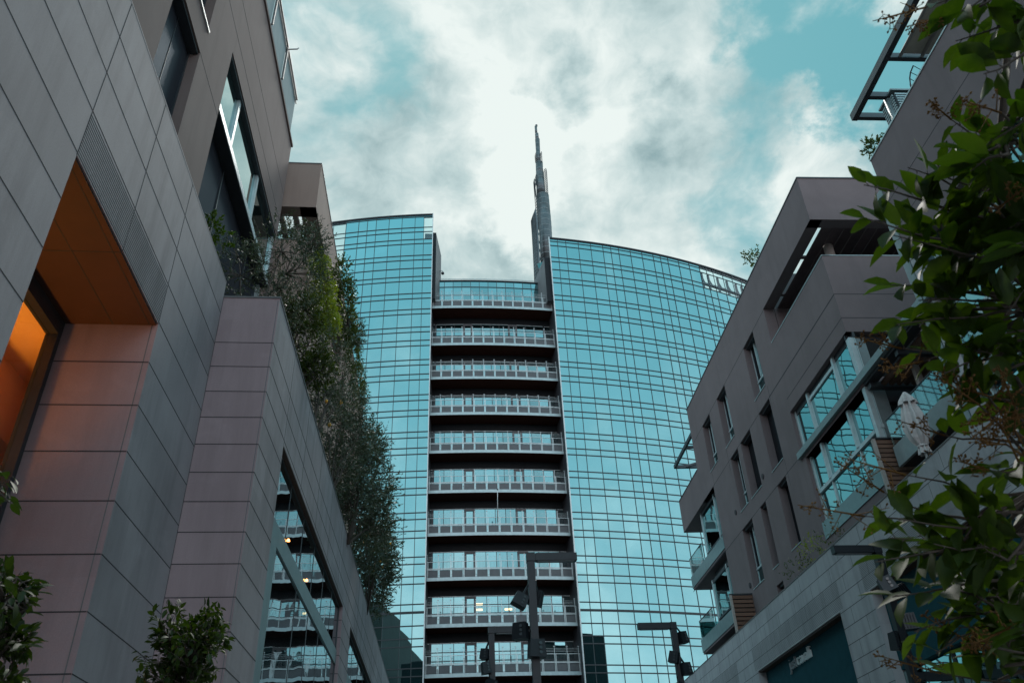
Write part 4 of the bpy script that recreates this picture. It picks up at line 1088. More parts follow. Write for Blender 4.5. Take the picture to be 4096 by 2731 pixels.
# dark steel frame on its roof
f = MB(); dd = -.45
q0 = PM.sz(zr1(270, 1075), dd); q1 = PM.sz(zr1(790, 0), dd); fz = (q0[1] + q1[1]) / 2
print('roof frame', q0, q1)
f.bar(PM(q0[0], fz, dd), PM(-13, fz, dd), .2, .3)
sx1, sx2, sx3 = q0[0] - .1, PM.s(zr1(390, 905), dd), PM.s(zr1(570, 560), dd)
print('cross', sx1, sx2, sx3)
for s in (sx1, sx2, sx3): f.bar(PM(s, fz - .02, dd - .1), PM(s, fz - .02, dd - 5), .16, .24)
f.bar(PM(sx1, fz - .02, dd - 1.75), PM(sx2, fz - .02, dd - 1.75), .16, .22)
f.build('roof_frame', M['dkframe'], near)
q_ = onz(zr1(565, 890), fz - .1); mb = MB(); mb.tube([q_, Vector((q_.x, q_.y, zU - .3))], .12, 12); mb.build('frame_post', M['teal_beam'], near)
mb = MB()
arc_ = [onplane(zr1(*c), -nR, (-nR).dot(PM(0, 0, -1.2))) for c in ((800, 590), (775, 650), (768, 705), (774, 760), (790, 815))]
mb.tube(arc_, .025, 6)
for a_, c in zip(arc_, ((890, 640), (880, 700), (860, 760), (840, 800), (810, 830))): mb.tube([a_, onplane(zr1(*c), -nR, (-nR).dot(PM(0, 0, -1.6)))], .012, 5)
mb.build('round_railing', M['dkframe'], near)
mb = MB(); mb.poly([PM(sx3 - .15, fz - .02, dd - .45), PM(-12, fz - .02, dd - .45), PM(-12, fz - .1, dd - 5), PM(sx3 - .15, fz - .1, dd - 5)]); aw = mb.build('awning', M['ceil'], near)
mb = MB()
for q in (.45, 1.2, 1.9): mb.tube([PM(sx3 - .1, fz - .1, dd - q), PM(-12, fz - .1, dd - q)], .06, 8)
mb.build('awning_bar', M['wood_pale'], aw)
aA = PM.sz(zr1(640, 960), -1.3)
print('louver box', aA)
ac = thing('ventilation_box', PM(aA[0], zU, -1.6), 'small louvred ventilation box on the upper right roof edge, beside the frame post', 'vent')
P2 = Plane(tuple(PM(aA[0] - .2, 0, -1.25))[:2], (uR.x, uR.y), (-nR.x, -nR.y))
mb = MB(); mb.pbox(P2, 0, .85, zU - .6, zU + 2.6, -.85, -.03); mb.build('body', M['dkframe'], ac)
mb = MB()
for k in range(9): mb.pbox(P2, .06, .79, zU + 1.6 + k * .12, zU + 1.67 + k * .12, -.028, .02); mb.pbox(Plane(tuple(P2(0, 0))[:2], (nR.x, nR.y), (-uR.x, -uR.y)), .06, .8, zU + 1.6 + k * .12, zU + 1.67 + k * .12, 0.0, .03)
mb.build('louvres', M['fascia'], ac)
mb = MB(); mb.pbox(P2, -.06, .91, zU + 2.75, zU + 2.82, -.91, .06); mb.build('lid', M['teal_beam'], ac)
# ================================================================== STREET LAMPS
def make_lamp(heads):
    t = thing('street_lamp', (0, 0, 0), 'x', 'street lamp', 'square anthracite street lamps with spotlights')
    H = 9.1
    mb = MB(); mb.box(-.1, .1, -.1, .1, 0, H - .24); mb.build('mast', M['lamp'], t)
    mb = MB(); mb.box(-.115, .115, -.115, .115, H - .23, H); mb.box(.13, 1.27, -.11, .11, H - .215, H - .01); mb.box(.11, .135, -.08, .08, H - .2, H - .03)
    mb.build('top_arm', M['lamp'], t)
    mb = MB(); mb.box(.18, 1.2, -.08, .08, H - .235, H - .218); mb.build('diffuser', M['lens'], t)
    mb = MB(); mb.box(-1.02, -.27, -.1, .1, 5.52, 5.74); mb.box(-.27, -.10, -.08, .08, 5.54, 5.72); mb.build('lower_arm', M['lamp'], t)
    mb = MB(); mb.box(-.16, .16, -.16, .16, 0, .03); mb.build('base_plate', M['lamp'], t)
    def flood(c, tilt, yaw, sx, sz):
        m_ = Matrix.Rotation(yaw, 3, 'Z') @ Matrix.Rotation(tilt, 3, 'Y'); c = Vector(c)
        tr = lambda p: c + m_ @ Vector(p)
        mb = MB()
        a = [tr(p) for p in ((-sx, -.16, -sz), (sx, -.16, -sz), (sx, .16, -sz), (-sx, .16, -sz))]; b = [tr(p) for p in ((-sx * .86, -.13, sz), (sx * .86, -.13, sz), (sx * .86, .13, sz), (-sx * .86, .13, sz))]
        mb.hexa(a, b)
        for k in range(-2, 3): mb.hexa([tr((k * sx * .36 - .012, .13, -sz * .8)), tr((k * sx * .36 + .012, .13, -sz * .8)), tr((k * sx * .36 + .012, .2, -sz * .8)), tr((k * sx * .36 - .012, .2, -sz * .8))],
                                       [tr((k * sx * .36 - .012, .13, sz * .8)), tr((k * sx * .36 + .012, .13, sz * .8)), tr((k * sx * .36 + .012, .2, sz * .8)), tr((k * sx * .36 - .012, .2, sz * .8))])
        fl = mb.build('floodlight', M['lamp'], t)
        mb = MB()
        for k in (-1, 0, 1): mb.tube([tr((sx * .3, -.161, k * sz * .5)), tr((sx * .3, -.175, k * sz * .5))], sz * .2, 12)
        mb.build('lens', M['lens'], fl)
        mb = MB(); mb.bar(tr((0, 0, sz * .7)), Vector((0, 0, c.z + (.42 if tilt else 0))) + Vector((-.1 if c.x < 0 else .1, 0, 0)), .05, .05); mb.build('bracket', M['lamp'], fl)
    for h_ in heads: flood(*h_)
    return t
HA = [((-.34, -.05, 7.82), R(27), R(8), .20, .17), ((.10, .2, 7.95), R(-18), R(160), .2, .2), ((-.36, -.05, 7.02), 0, R(-25), .20, .21), ((.02, -.15, 6.56), 0, R(10), .22, .22)]
HB = [((-.24, -.06, 8.18), R(6), R(-20), .15, .17), ((-.22, -.1, 7.72), R(-8), R(12), .15, .19), ((-.06, -.2, 7.12), R(10), R(30), .19, .2), ((.04, -.2, 6.68), R(-6), R(-15), .20, .2)]
HC = [((.26, -.1, 8.55), R(-8), R(20), .15, .2), ((-.14, -.1, 7.9), R(14), R(-30), .17, .19), ((.2, -.16, 7.5), R(-5), R(15), .17, .2), ((-.05, -.16, 6.85), R(8), R(10), .2, .2)]
spots = [(ony((2122, 2230), 21.7), 0, HA, 'nearest square anthracite lamp post with spotlights, in front of the balcony slot'),
         (ony((1965, 2512), 29.3), 0, HB, 'smaller lamp post with stacked spotlights, just left of the nearest lamp post'),
         (ony((2690, 2495), 29.1), math.pi, HC, 'lamp post in front of the right glass wing, its short arm pointing left'),
         (ony((3505, 2200), 21.3), math.pi, HA, 'lamp post in front of the stone podium, half behind the leafy branches at right')]
first = None
for i, (p, rz_, heads, lab) in enumerate(spots):
    if heads is HA and first is not None: o = copy_tree(first)
    else:                               # each mast carries its heads in its own arrangement
        o = make_lamp([((-c[0], -c[1], c[2]), t_, y_ + math.pi, sx, sz) for c, t_, y_, sx, sz in heads] if rz_ else heads)
        if first is None: first = o
    o.location = (p.x, p.y, 0); o.rotation_euler = (0, 0, rz_); o['label'] = lab

# ================================================================== PLANTS
def leaf_shape(mb, p, d, up, L, wd, m=0, curl=.12, fine=False):
    d = d.normalized(); sd = d.cross(up)
    if sd.length < 1e-3: sd = d.cross(Vector((1, 0, 0)))
    sd.normalize(); nn = sd.cross(d)
    if not fine:
        mb.poly([p, p + d * L * .5 + sd * wd * .5, p + d * L, p + d * L * .5 - sd * wd * .5], m)
        return
    i = len(mb.v)
    mid_ = [p + d * L * t + nn * (-curl * L * t * t) for t in (0, .25, .55, .82, 1)]
    ww = [0, .40, .5, .27, 0]
    lf = [mid_[k] + sd * wd * ww[k] + nn * wd * ww[k] * .35 for k in (1, 2, 3)]; rt = [mid_[k] - sd * wd * ww[k] + nn * wd * ww[k] * .35 for k in (1, 2, 3)]
    mb.v += mid_ + lf + rt                # 0-4 midrib, 5-7 left, 8-10 right
    for f in ((0, 5, 1), (1, 5, 6, 2), (2, 6, 7, 3), (3, 7, 4), (0, 1, 8), (1, 2, 9, 8), (2, 3, 10, 9), (3, 4, 10)):
        mb.f.append(tuple(i + k for k in f)); mb.m.append(m); mb.sm.append(True)
def rv(rng): 
    while True:
        v = Vector((rng.uniform(-1, 1), rng.uniform(-1, 1), rng.uniform(-1, 1)))
        if .05 < v.length < 1: return v
def shrub(name, label, cat, base, blobs, ntwig, leaf, mat, seed, group=None, nl=12, twigL=.55, droop=0.0, stems=5, r0=.05, fruit=0, fine=False, openness=.35):
    """woody plant: limbs from the base into each clump (blob), twigs through the clump's volume, leaves along the twigs"""
    rng = random.Random(seed); base = Vector(base)
    t = thing(name, base, label, cat, group)
    wood_ = MB(); lv = MB()
    for (c, r) in blobs:
        c = Vector(c); r = Vector(r) if hasattr(r, '__len__') else Vector((r, r, r))
        limbs = []
        for k in range(stems):
            e = c + Vector([a * b * .75 for a, b in zip(rv(rng), r)])
            m1 = base.lerp(e, .45) + rv(rng) * .18 * (e - base).length * .5 + Vector((0, 0, .1 * (e - base).length))
            pts = [base, base.lerp(m1, .55) + rv(rng) * .05, m1, m1.lerp(e, .6) + rv(rng) * .08, e]
            wood_.tube(pts, [r0, r0 * .8, r0 * .55, r0 * .35, r0 * .15], 5); limbs += pts[2:]
        # sparse holes so that the sky shows through
        holes_ = [c + Vector([a * b for a, b in zip(rv(rng), r)]) for _ in range(5)]
        for k in range(ntwig):
            v = rv(rng); v = v.normalized() * (v.length ** .55)
            p = c + Vector([a * b for a, b in zip(v, r)])
            if any((p - q).length < openness * min(r) for q in holes_): continue
            out = Vector([a / max(.05, b) for a, b in zip(v, r)]).normalized()
            d = (out * .7 + rv(rng) * .8 + Vector((0, 0, .45 - droop))).normalized()
            L = twigL * rng.uniform(.6, 1.3); e = p + d * L
            if rng.random() < .3: wood_.tube([min(limbs, key=lambda q: (q - p).length), p, e], [r0 * .2, r0 * .12, .004], 3, cap=False)
            for j in range(nl):
                u = (j + rng.random()) / nl; q = p.lerp(e, u) + Vector((0, 0, -droop * L * u * u))
                ld = (d * .6 + rv(rng) * .9).normalized()
                sz_ = rng.uniform(.7, 1.25); leaf_shape(lv, q, ld, rv(rng), leaf[0] * sz_, leaf[1] * sz_, 0, .12, fine)
    wood_.build('trunk', M['bark'], t); lv.build('crown', mat if not isinstance(mat, str) else M[mat], t)
    if fruit:
        c, r = blobs[0]; c = Vector(c); r = Vector(r)
        for k in range(fruit):
            v = rv(rng).normalized(); p = c + Vector([a * b * .9 for a, b in zip(v, r)]); fm = MB(); fm.tube([p, p + Vector((0, 0, .05)), p + Vector((0, 0, .11))], [.03, .06, .03], 6)
            fm.build('fruit', M['fruit'], t)
    return t
def P3(x, y, Yd): return ony(D(x, y), Yd)  # point seen at the full-view pixel, at street depth Yd
OG = 'olive trees along the left terrace edge'
def olive(label, base_px, Yb, blobs, n, seed, **k):
    b = P3(*base_px, Yb)
    bl = [(P3(x, y, yy), (rx, ry, rz_)) for x, y, yy, rx, ry, rz_ in blobs]
    return shrub('olive_tree', label, 'olive tree', (b.x, b.y, 10.6), bl, n, k.pop('leaf', (.10, .030)), k.pop('mat', 'olive'), seed, OG, **k)
olive('sparse young olive with a bent bare trunk, at the corner of the stone pier', (575, 680), 14.2,
      [(545, 615, 14.0, .45, .5, .55), (640, 590, 14.3, .6, .6, .8), (690, 640, 14.6, .5, .5, .6), (720, 560, 14.8, .25, .3, .3), (660, 700, 14.8, .35, .4, .4)], 120, 11, twigL=.36, nl=13, stems=1, r0=.035, leaf=(.085, .022))
olive('slim olive behind the dark round bush, against the tan rendered wall', (730, 905), 18.0,
      [(762, 800, 18.2, .26, .4, .5), (735, 890, 18.5, .30, .5, .5), (785, 885, 19.0, .34, .5, .42), (745, 935, 19.0, .28, .5, .4)], 84, 12, twigL=.42, leaf=(.09, .024), stems=2, r0=.03)
olive('tall dense olive rising at the middle of the left terrace edge', (765, 1040), 21.5,
      [(762, 965, 21.5, .42, .9, .7), (800, 935, 22.3, .36, .7, .5), (793, 1035, 22.8, .50, .9, .8), (770, 1075, 22.3, .40, .8, .6), (828, 1000, 23, .28, .5, .4)], 150, 13, twigL=.46, leaf=(.11, .030), fruit=3, stems=2, r0=.035)
olive('wide olive with feathery branches reaching over the street, before the tower', (805, 1170), 25.0,
      [(818, 1095, 25.5, .62, 1.1, .9), (860, 1120, 26.2, .48, .9, .8), (832, 1190, 27.2, .6, 1.2, .9), (852, 1030, 26.0, .28, .6, .5), (812, 1150, 25.0, .42, .9, .7), (866, 1200, 27.5, .36, .8, .7)], 205, 14, twigL=.58, leaf=(.13, .038), stems=2, r0=.035)
olive('last olive with hanging orange fruit, at the low far end of the left terrace', (845, 1360), 33.0,
      [(862, 1255, 33.5, .72, 1.3, 1.1), (856, 1315, 35.0, .6, 1.2, 1.0), (860, 1368, 38.0, .45, 1.2, .8), (876, 1300, 34.5, .42, 1, .9), (845, 1260, 31.5, .48, 1, .9)], 210, 15, twigL=.58, leaf=(.15, .046), fruit=22, stems=2, r0=.035)
shrub('round_bush', 'dark yellowish green round bush between the olives, on the left terrace edge', 'bush', (-3.75, 17, 10.6),
      [(P3(706, 800, 17.0), (.5, .6, .7)), (P3(730, 850, 17.3), (.3, .4, .4)), (P3(696, 725, 16.6), (.3, .4, .4))], 190, (.075, .035), 'bush', 21, stems=3, twigL=.32, nl=14, openness=.2)
shrub('hanging_plant', 'bright yellow green plant trailing over the loggia parapet of the tan block', 'hanging plant', tuple(P3(728, 590, 20.9)),
      [(P3(735, 600, 20.7), (.14, .3, .4)), (P3(745, 650, 21.4), (.17, .4, .5)), (P3(754, 700, 22.6), (.2, .5, .5)), (P3(760, 735, 23.4), (.18, .4, .4))], 120, (.085, .04), 'lime', 22, stems=1, twigL=.28, droop=.9, nl=13, r0=.02, openness=.12)
shrub('planter_hedge', 'dark bush growing inside the corner loggia of the tan block', 'bush', tuple(P3(665, 560, 22.6)),
      [(P3(662, 538, 22.6), (.55, .4, .3)), (P3(696, 548, 22.8), (.26, .3, .24))], 110, (.08, .032), 'bush', 23, stems=2, twigL=.3, r0=.02)
rp = [(786, 640, 24.5), (793, 690, 25.5), (799, 740, 27), (805, 770, 28.5), (812, 820, 30.5), (819, 870, 33.0), (824, 905, 35)]
shrub('roof_hedge', 'dark green hedge along the roof edge of the tan block, against the tower glass', 'hedge', tuple(P3(798, 740, 27)),
      [(P3(x, y, yy), (.2, .8, .55 if i != 3 else .4)) for i, (x, y, yy) in enumerate(rp)], 110, (.10, .05), 'bush', 24, stems=1, twigL=.32, r0=.02, openness=.15)
shrub('roof_shrub', 'grey green shrub bulging out of the roof hedge beside the tower glass', 'bush', tuple(P3(806, 772, 28.2)),
      [(P3(812, 765, 28.2), (.42, .5, .5))], 130, (.10, .03), 'olive', 25, stems=2, twigL=.28, r0=.02)
for i, (x, y, yy, r_, lab) in enumerate(((481, 515, 11.9, .14, 'upper of two small green sprigs peeping over the stone parapet'), (508, 558, 12.3, .19, 'lower of two small green sprigs peeping over the stone parapet'))):
    c = P3(x, y, yy)
    shrub('sprig', lab, 'plant', (c.x - .15, c.y, 10.6), [(c, (r_, r_, r_ * 1.2))], 26, (.07, .038), 'privet', 31 + i, 'small sprigs over the stone parapet', stems=3, twigL=.14, nl=8, r0=.012, fine=True)
def roof_plant(label, px, s_d, seed, r_, zb):
    s_, z_ = PM.sz(D(*px), -.6); c = PM(s_, z_, -.6)
    shrub('roof_shrub', label, 'bush', (c.x + .2, c.y, zb), [(c, (r_, r_, r_))], 46, (.12, .06), 'bush', seed, stems=4, twigL=.3, r0=.03)
roof_plant('small loose shrub above the long roof edge of the main right block', (1732, 597), 0, 41, .42, zT + .02)
roof_plant('small shrub at the roof corner of the nearest right block', (2012, 338), 0, 42, .24, zU + .02)
for i, (px, n, lab) in enumerate(((zr4(1020, 715), 34, 'weedy planter greenery behind the stone coping, nearer the grey wall slot'), (zr4(1150, 590), 34, 'weedy planter greenery behind the stone coping, below the dark panel window'), (zr4(1270, 500), 26, 'weedy planter greenery behind the stone coping, under the glass bay'))):
    s_, z_ = PB.sz(px, -.6); c = PB(s_, z_, -.6)
    shrub('planter_weed', lab, 'plant', (c.x, c.y, zc - .28), [(c, (.3, .8, .35))], n, (.10, .04), 'lime' if i == 1 else 'bush', 51 + i, 'planter weeds behind the right coping', stems=5, twigL=.4, nl=7, r0=.012)

# ---- near broad leaved trees (glossy leaves, dry flower sprays)
def fine_twig(wood_, lv, fl, pts, nleaf, rng, Lr=(.08, .135), flower=False, r0=.006, start=.3):
    pts = [Vector(p) for p in pts]
    n = len(pts); wood_.tube(pts, [r0 * (1 - .75 * i / (n - 1)) for i in range(n)], 6)
    def ev(u):
        u *= n - 1; i = min(int(u), n - 2); return pts[i].lerp(pts[i + 1], u - i), (pts[i + 1] - pts[i]).normalized()
    ref = rv(rng)
    for j in range(nleaf):
        u = start + (1 - start) * (j + .5 + rng.uniform(-.3, .3)) / nleaf
        p, d = ev(min(u, .999))
        side = d.cross(ref).normalized(); side = side if j % 2 else -side
        ld = (d * rng.uniform(.35, .9) + side * rng.uniform(.6, 1.0) + rv(rng) * .35 + Vector((0, 0, -.12))).normalized()
        L = rng.uniform(*Lr) * (1 - .25 * max(0, u - .8) / .2)
        p2 = p + ld * .012; wood_.tube([p, p2], [.0018, .0014], 4, cap=False)
        upv = (Vector((0, 0, 1)) + rv(rng) * .7).normalized()
        leaf_shape(lv, p2, ld, upv, L, L * rng.uniform(.40, .52), 0, rng.uniform(.02, .3), True)
    if flower:
        e, d = ev(.999); spray(wood_, fl, e, d, rng, flower)
def spray(wood_, fl, e, d, rng, L):
    ax = [e, e + d * L * .5 + Vector((0, 0, .01)), e + d * L + Vector((0, 0, .02))]
    fl.tube(ax, [.0032, .0024, .0012], 5)
    for k in range(8):
        u = .12 + .88 * k / 8; p = e.lerp(ax[2], u)
        sd = (d * .45 + rv(rng).normalized()).normalized(); q = p + sd * L * (.42 * (1 - u) + .10)
        fl.tube([p, q], [.0017, .0009], 4, cap=False)
        for j in range(4):
            b = p.lerp(q, .45 + .55 * j / 4); bd = rv(rng).normalized() * .011; fl.tube([b, b + bd], [.0010, .0009], 3, cap=False)
            c = b + bd
            for r_ in (.0034,): fl.tube([c, c + bd * .35, c + bd * .7], [.0016, r_, .0012], 5)
def limb(a, b, rng, bend=.08, n=5):
    a = Vector(a); b = Vector(b); o = rv(rng) * bend * (b - a).length
    return [a.lerp(b, i / (n - 1)) + o * math.sin(math.pi * i / (n - 1)) + (rv(rng) * .012 if 0 < i < n - 1 else Vector()) for i in range(n)]
def A(x, y, t): return at(D(x, y), t)
rng = random.Random(77)
tb = A(2470, 1500, 2.9)
tree = thing('broadleaf_tree', (tb.x, tb.y, 0), 'near tree with big glossy dark green leaves and dry flower sprays, along the right edge', 'tree')
wood_, lv, fl = MB(), MB(), MB()
trunk = [Vector((tb.x, tb.y, 0)), Vector((tb.x + .02, tb.y, .9)), tb, A(2420, 1100, 2.9), A(2395, 700, 3.0), A(2350, 560, 3.05), A(2300, 300, 3.1), A(2330, -80, 3.2)]
wood_.tube(trunk, [.045, .04, .034, .028, .022, .017, .013, .009], 8)
tips = [  # full-view pixel, distance, leaves, flower spray length, start pixel
 ((2195, 95), 2.7, 9, 0, (2400, 20)), ((2125, 18), 2.8, 5, .16, (2380, -60)), ((2260, 170), 2.6, 8, 0, (2420, 60)), ((2270, 330), 2.7, 9, 0, (2440, 180)),
 ((2150, 375), 2.75, 8, 0, (2330, 460)), ((2185, 275), 2.8, 7, .09, (2350, 330)), ((2085, 385), 2.7, 5, 0, (2300, 480)), ((1985, 425), 2.6, 9, 0, (2260, 500)),
 ((1978, 498), 2.55, 9, 0, (2280, 560)), ((2050, 540), 2.6, 9, 0, (2330, 610)), ((2045, 655), 2.7, 9, 0, (2330, 640)), ((2060, 745), 2.6, 10, 0, (2350, 720)),
 ((2110, 690), 2.65, 9, 0, (2380, 690)), ((2070, 800), 2.7, 4, .16, (2360, 800)), ((2165, 860), 2.5, 8, 0, (2360, 800)), ((2120, 830), 2.6, 5, .14, (2360, 780)),
 ((2200, 900), 2.6, 6, 0, (2420, 820)), ((2170, 1000), 2.7, 3, .18, (2400, 1020)), ((2240, 900), 2.7, 6, .15, (2420, 930)), ((2080, 1090), 2.6, 4, .2, (2370, 1130)),
 ((2060, 1190), 2.55, 7, 0, (2380, 1230)), ((1985, 1185), 2.6, 3, .2, (2300, 1240)), ((2030, 1130), 2.65, 2, .16, (2250, 1200)), ((2010, 1290), 2.5, 9, 0, (2340, 1270)),
 ((2045, 1235), 2.55, 9, 0, (2340, 1230)), ((2050, 1370), 2.6, 9, 0, (2380, 1330)), ((2100, 1450), 2.6, 9, 0, (2400, 1390)), ((2150, 1500), 2.65, 7, 0, (2400, 1420)),
 ((2200, 1440), 2.7, 8, 0, (2420, 1400)), ((2220, 1190), 2.6, 9, 0, (2420, 1180)), ((2150, 1250), 2.5, 10, 0, (2400, 1260)), ((2270, 1080), 2.6, 8, .1, (2440, 1060)),
 ((2200, 590), 2.7, 9, 0, (2400, 560)), ((2180, 470), 2.75, 9, 0, (2380, 500)), ((2260, 430), 2.7, 8, 0, (2420, 430)), ((2290, 60), 2.8, 9, 0, (2450, 0)), ((2170, 40), 2.9, 3, .14, (2330, -40)),
 ((2240, 1480), 2.75, 4, .16, (2450, 1520)), ((2160, 1545), 2.8, 3, .18, (2420, 1560)), ((2240, 780), 2.6, 9, 0, (2440, 740)), ((2160, 760), 2.75, 10, 0, (2400, 760)), ((2110, 600), 2.8, 9, 0, (2350, 590))]
for tip, t, nl, fw, st in tips:
    a = A(*st, t + .25); b = A(*tip, t)
    fine_twig(wood_, lv, fl, limb(a, b, rng), nl, rng, flower=fw, start=.35 if nl > 5 else .55)
    near_ = min(trunk[2:], key=lambda q: (q - a).length); wood_.tube(limb(near_, a, rng, .05, 4), [.010, .009, .008, .0065], 6)
def dens(x, y):                          # rough left edge of the leafy mass
    ed = [(-60, 2220), (60, 2200), (150, 2290), (240, 2270), (330, 2210), (400, 2130), (520, 2110), (640, 2120), (760, 2120), (840, 2230), (960, 2300), (1080, 2290), (1170, 2200), (1240, 2080), (1300, 2080), (1400, 2130), (1480, 2200), (1640, 2250)]
    for (y0, x0), (y1, x1) in zip(ed, ed[1:]):
        if y0 <= y <= y1: return x > x0 + (x1 - x0) * (y - y0) / (y1 - y0) + 40
    return False
gaps = [(2290, 545, 28), (2320, 640, 34), (2245, 590, 20), (2205, 470, 18), (2340, 460, 20), (2250, 700, 22), (2320, 90, 25), (2270, 870, 15), (2150, 1420, 26), (2200, 1360, 18), (2160, 620, 18)]
k = 0
while k < 90:
    x, y = rng.uniform(2110, 2430), rng.uniform(-60, 1640)
    if not dens(x, y) or any(math.hypot(x - gx, y - gy) < gr + 22 for gx, gy, gr in gaps): continue
    if (y > 1480 and rng.random() < .6) or (830 < y < 1230 and x < 2290): continue
    t = rng.uniform(2.45, 3.25); a = A(x, y, t); g_ = rng.uniform(0, 6.28)
    b = A(x + 75 * math.cos(g_), y + 75 * math.sin(g_), t + rng.uniform(-.15, .15))
    fine_twig(wood_, lv, fl, limb(a, b, rng, .1, 4), rng.randint(6, 8), rng, flower=.1 if (rng.random() < .16 and 850 < y < 1400) else 0, r0=.004, start=.1)
    near_ = min(trunk[2:], key=lambda q: (q - a).length); wood_.tube(limb(near_, a, rng, .06, 4), [.008, .007, .0055, .004], 5)
    k += 1
for x, y in ((2330, 930), (2270, 910), (2310, 880), (2250, 930), (2330, 990), (2260, 1480), (2320, 1440), (2300, 260), (2290, 480), (2345, 960), (2290, 960), (2310, 1020), (2340, 1060)):
    a = A(x, y, 2.5); spray(wood_, fl, a, (rv(rng) + Vector((-.6, 0, .3))).normalized(), rng, .13)
    wood_.tube(limb(min(trunk[2:], key=lambda q: (q - a).length), a, rng, .05, 4), [.006, .005, .004, .003], 5)
wood_.build('trunk', M['bark'], tree); lv.build('crown', M['privet'], tree); fl.build('flower_spray', M['panicle'], tree)
def small_tree(label, px_list, t, seed, nl, Lr, base_px, r0=.02, twig=90, ntw=40):
    rng = random.Random(seed); b = A(*base_px, t)
    tr_ = thing('broadleaf_tree', (b.x, b.y, 0), label, 'tree')
    wood_, lv, fl = MB(), MB(), MB()
    wood_.tube([Vector((b.x, b.y, 0)), Vector((b.x + .02, b.y, b.z * .5)), b], [r0 * 1.6, r0 * 1.3, r0], 8)
    for (x, y, sx, sy, n) in px_list:
        hub = A(x, y + sy * .4, t); wood_.tube(limb(b, hub, rng, .06, 5), [r0 * .8, r0 * .65, r0 * .5, r0 * .4, r0 * .3], 6)
        for k in range(n):
            u, v = rng.gauss(0, .45), rng.gauss(0, .45)
            p = A(x + u * sx, y + v * sy, t + rng.gauss(0, .12) * t * .25)
            g_ = math.atan2(v, u + 1e-6) + rng.gauss(0, .7)
            e = A(x + u * sx + twig * math.cos(g_), y + v * sy + twig * math.sin(g_) - twig * .3, t + rng.gauss(0, .06) * t)
            fine_twig(wood_, lv, fl, limb(p, e, rng, .1, 4), nl, rng, Lr, 0, .0035, .1)
            wood_.tube(limb(hub, p, rng, .1, 3), [.006, .005, .0035], 5)
    wood_.build('trunk', M['bark'], tr_); lv.build('crown', M['privet_dark'], tr_)
    return tr_
small_tree('small leafy tree top in front of the stone wall, at the bottom left', [(428, 1505, 58, 70, 64), (395, 1450, 28, 45, 20), (476, 1442, 32, 38, 20), (418, 1565, 72, 45, 52), (442, 1475, 42, 52, 28)], 8.4, 5, 10, (.065, .10), (415, 1640), .03, 26)
small_tree('leafy branch with curled dark leaves, cut by the left edge at the bottom', [(5, 1360, 42, 70, 20), (62, 1388, 50, 14, 8), (5, 1470, 48, 80, 26), (-12, 1120, 16, 36, 5), (5, 1560, 45, 50, 14)], 4.2, 6, 7, (.055, .085), (-60, 1500), .025, 30)
# ================================================================== GROUND, SKY, LIGHT, CAMERA
mb = MB(); mb.poly([(-400, -400, 0), (400, -400, 0), (400, 400, 0), (-400, 400, 0)])
tag(mb.build('pavement', M['paving']), kind='structure')

SUN_AZ, SUN_EL = R(9), R(52)
w = bpy.data.worlds.new('World'); scene.world = w; w.use_nodes = True
nt = w.node_tree; h = N(nt); bg = nt.nodes['Background']
sky = h.n('ShaderNodeTexSky', sky_type='NISHITA', sun_disc=False, sun_elevation=SUN_EL, sun_rotation=SUN_AZ, altitude=100, air_density=1.0, dust_density=1.2, ozone_density=1.0)
d = h.vmath('NORMALIZE', h.n('ShaderNodeTexCoord').outputs['Generated'])
dx, dy, dz = h.sep(d)[:3]
blue = h.mix(.82, h.mix(1.0, sky.outputs[0], (.5, .5, .42, 1), 'MULTIPLY'), (1.45, 4.7, 5.35, 1))
cp = h.vmath('MULTIPLY', d, (1.0, 1.0, 1.35))
warp = h.noise(cp, 4.0, 4, .55, 0, 'Color')
cw = h.vmath('ADD', cp, h.vmath('MULTIPLY', h.vmath('SUBTRACT', warp, (.5, .5, .5)), (.16, .16, .16)))
n1 = h.noise(cw, 4.6, 10, .54); n2 = h.noise(cw, 11.0, 9, .6); n3 = h.noise(h.vmath('ADD', cw, (5.2, 1.3, 2.1)), 6.2, 9, .56)
wb = h.noise(cp, 9.0, 7, .6, 0, 'Color')
db = h.vmath('NORMALIZE', h.vmath('ADD', d, h.vmath('MULTIPLY', h.vmath('SUBTRACT', wb, (.5, .5, .5)), (.22, .22, .22))))
def blobs(lst):
    acc = None
    for (x, y, ang_deg, wt) in lst:
        k = math.log(2) / (1 - math.cos(R(ang_deg)))
        v = ray(D(x, y))
        g = h.math('MULTIPLY', h.math('EXPONENT', h.math('MULTIPLY', h.math('SUBTRACT', h.vmath('DOT_PRODUCT', db, tuple(v)), 1.0), k)), wt)
        acc = g if acc is None else h.math('ADD', acc, g)
    return acc
# where the cloud deck is thick (+) or torn open to blue (-)
cov_b = blobs([(1250, 300, 14, .32), (1000, 480, 9, .2), (1500, 480, 9, .18), (1130, 60, 8, .14), (1500, 40, 6, .2), (700, 400, 8, .14), (1650, 150, 5, .12), (690, 60, 5, .12),
               (960, 45, 3.0, -.24), (880, 150, 3.2, -.24), (800, 60, 2.2, -.10), (830, 240, 2.5, -.16), (720, 250, 2, -.10), (760, 130, 2.4, .20), (900, 40, 1.6, .18),
               (1840, 120, 4.6, -.44), (1740, 50, 4, -.14), (1930, 200, 4.4, -.42), (1990, 120, 3, -.24), (1720, 570, 3, -.26), (1620, 470, 2.2, -.16), (1560, 300, 1.8, -.10), (1690, 380, 2.2, -.22), (1740, 320, 2, -.12),
               (1950, 330, 2.8, .34), (1870, 270, 2.2, .26), (2040, 30, 3, .34), (1840, 350, 2.6, .22), (1760, 440, 2.6, .2), (1800, 230, 1.5, .16), (1900, 130, 1.2, .10), (1650, 60, 2, .1)])
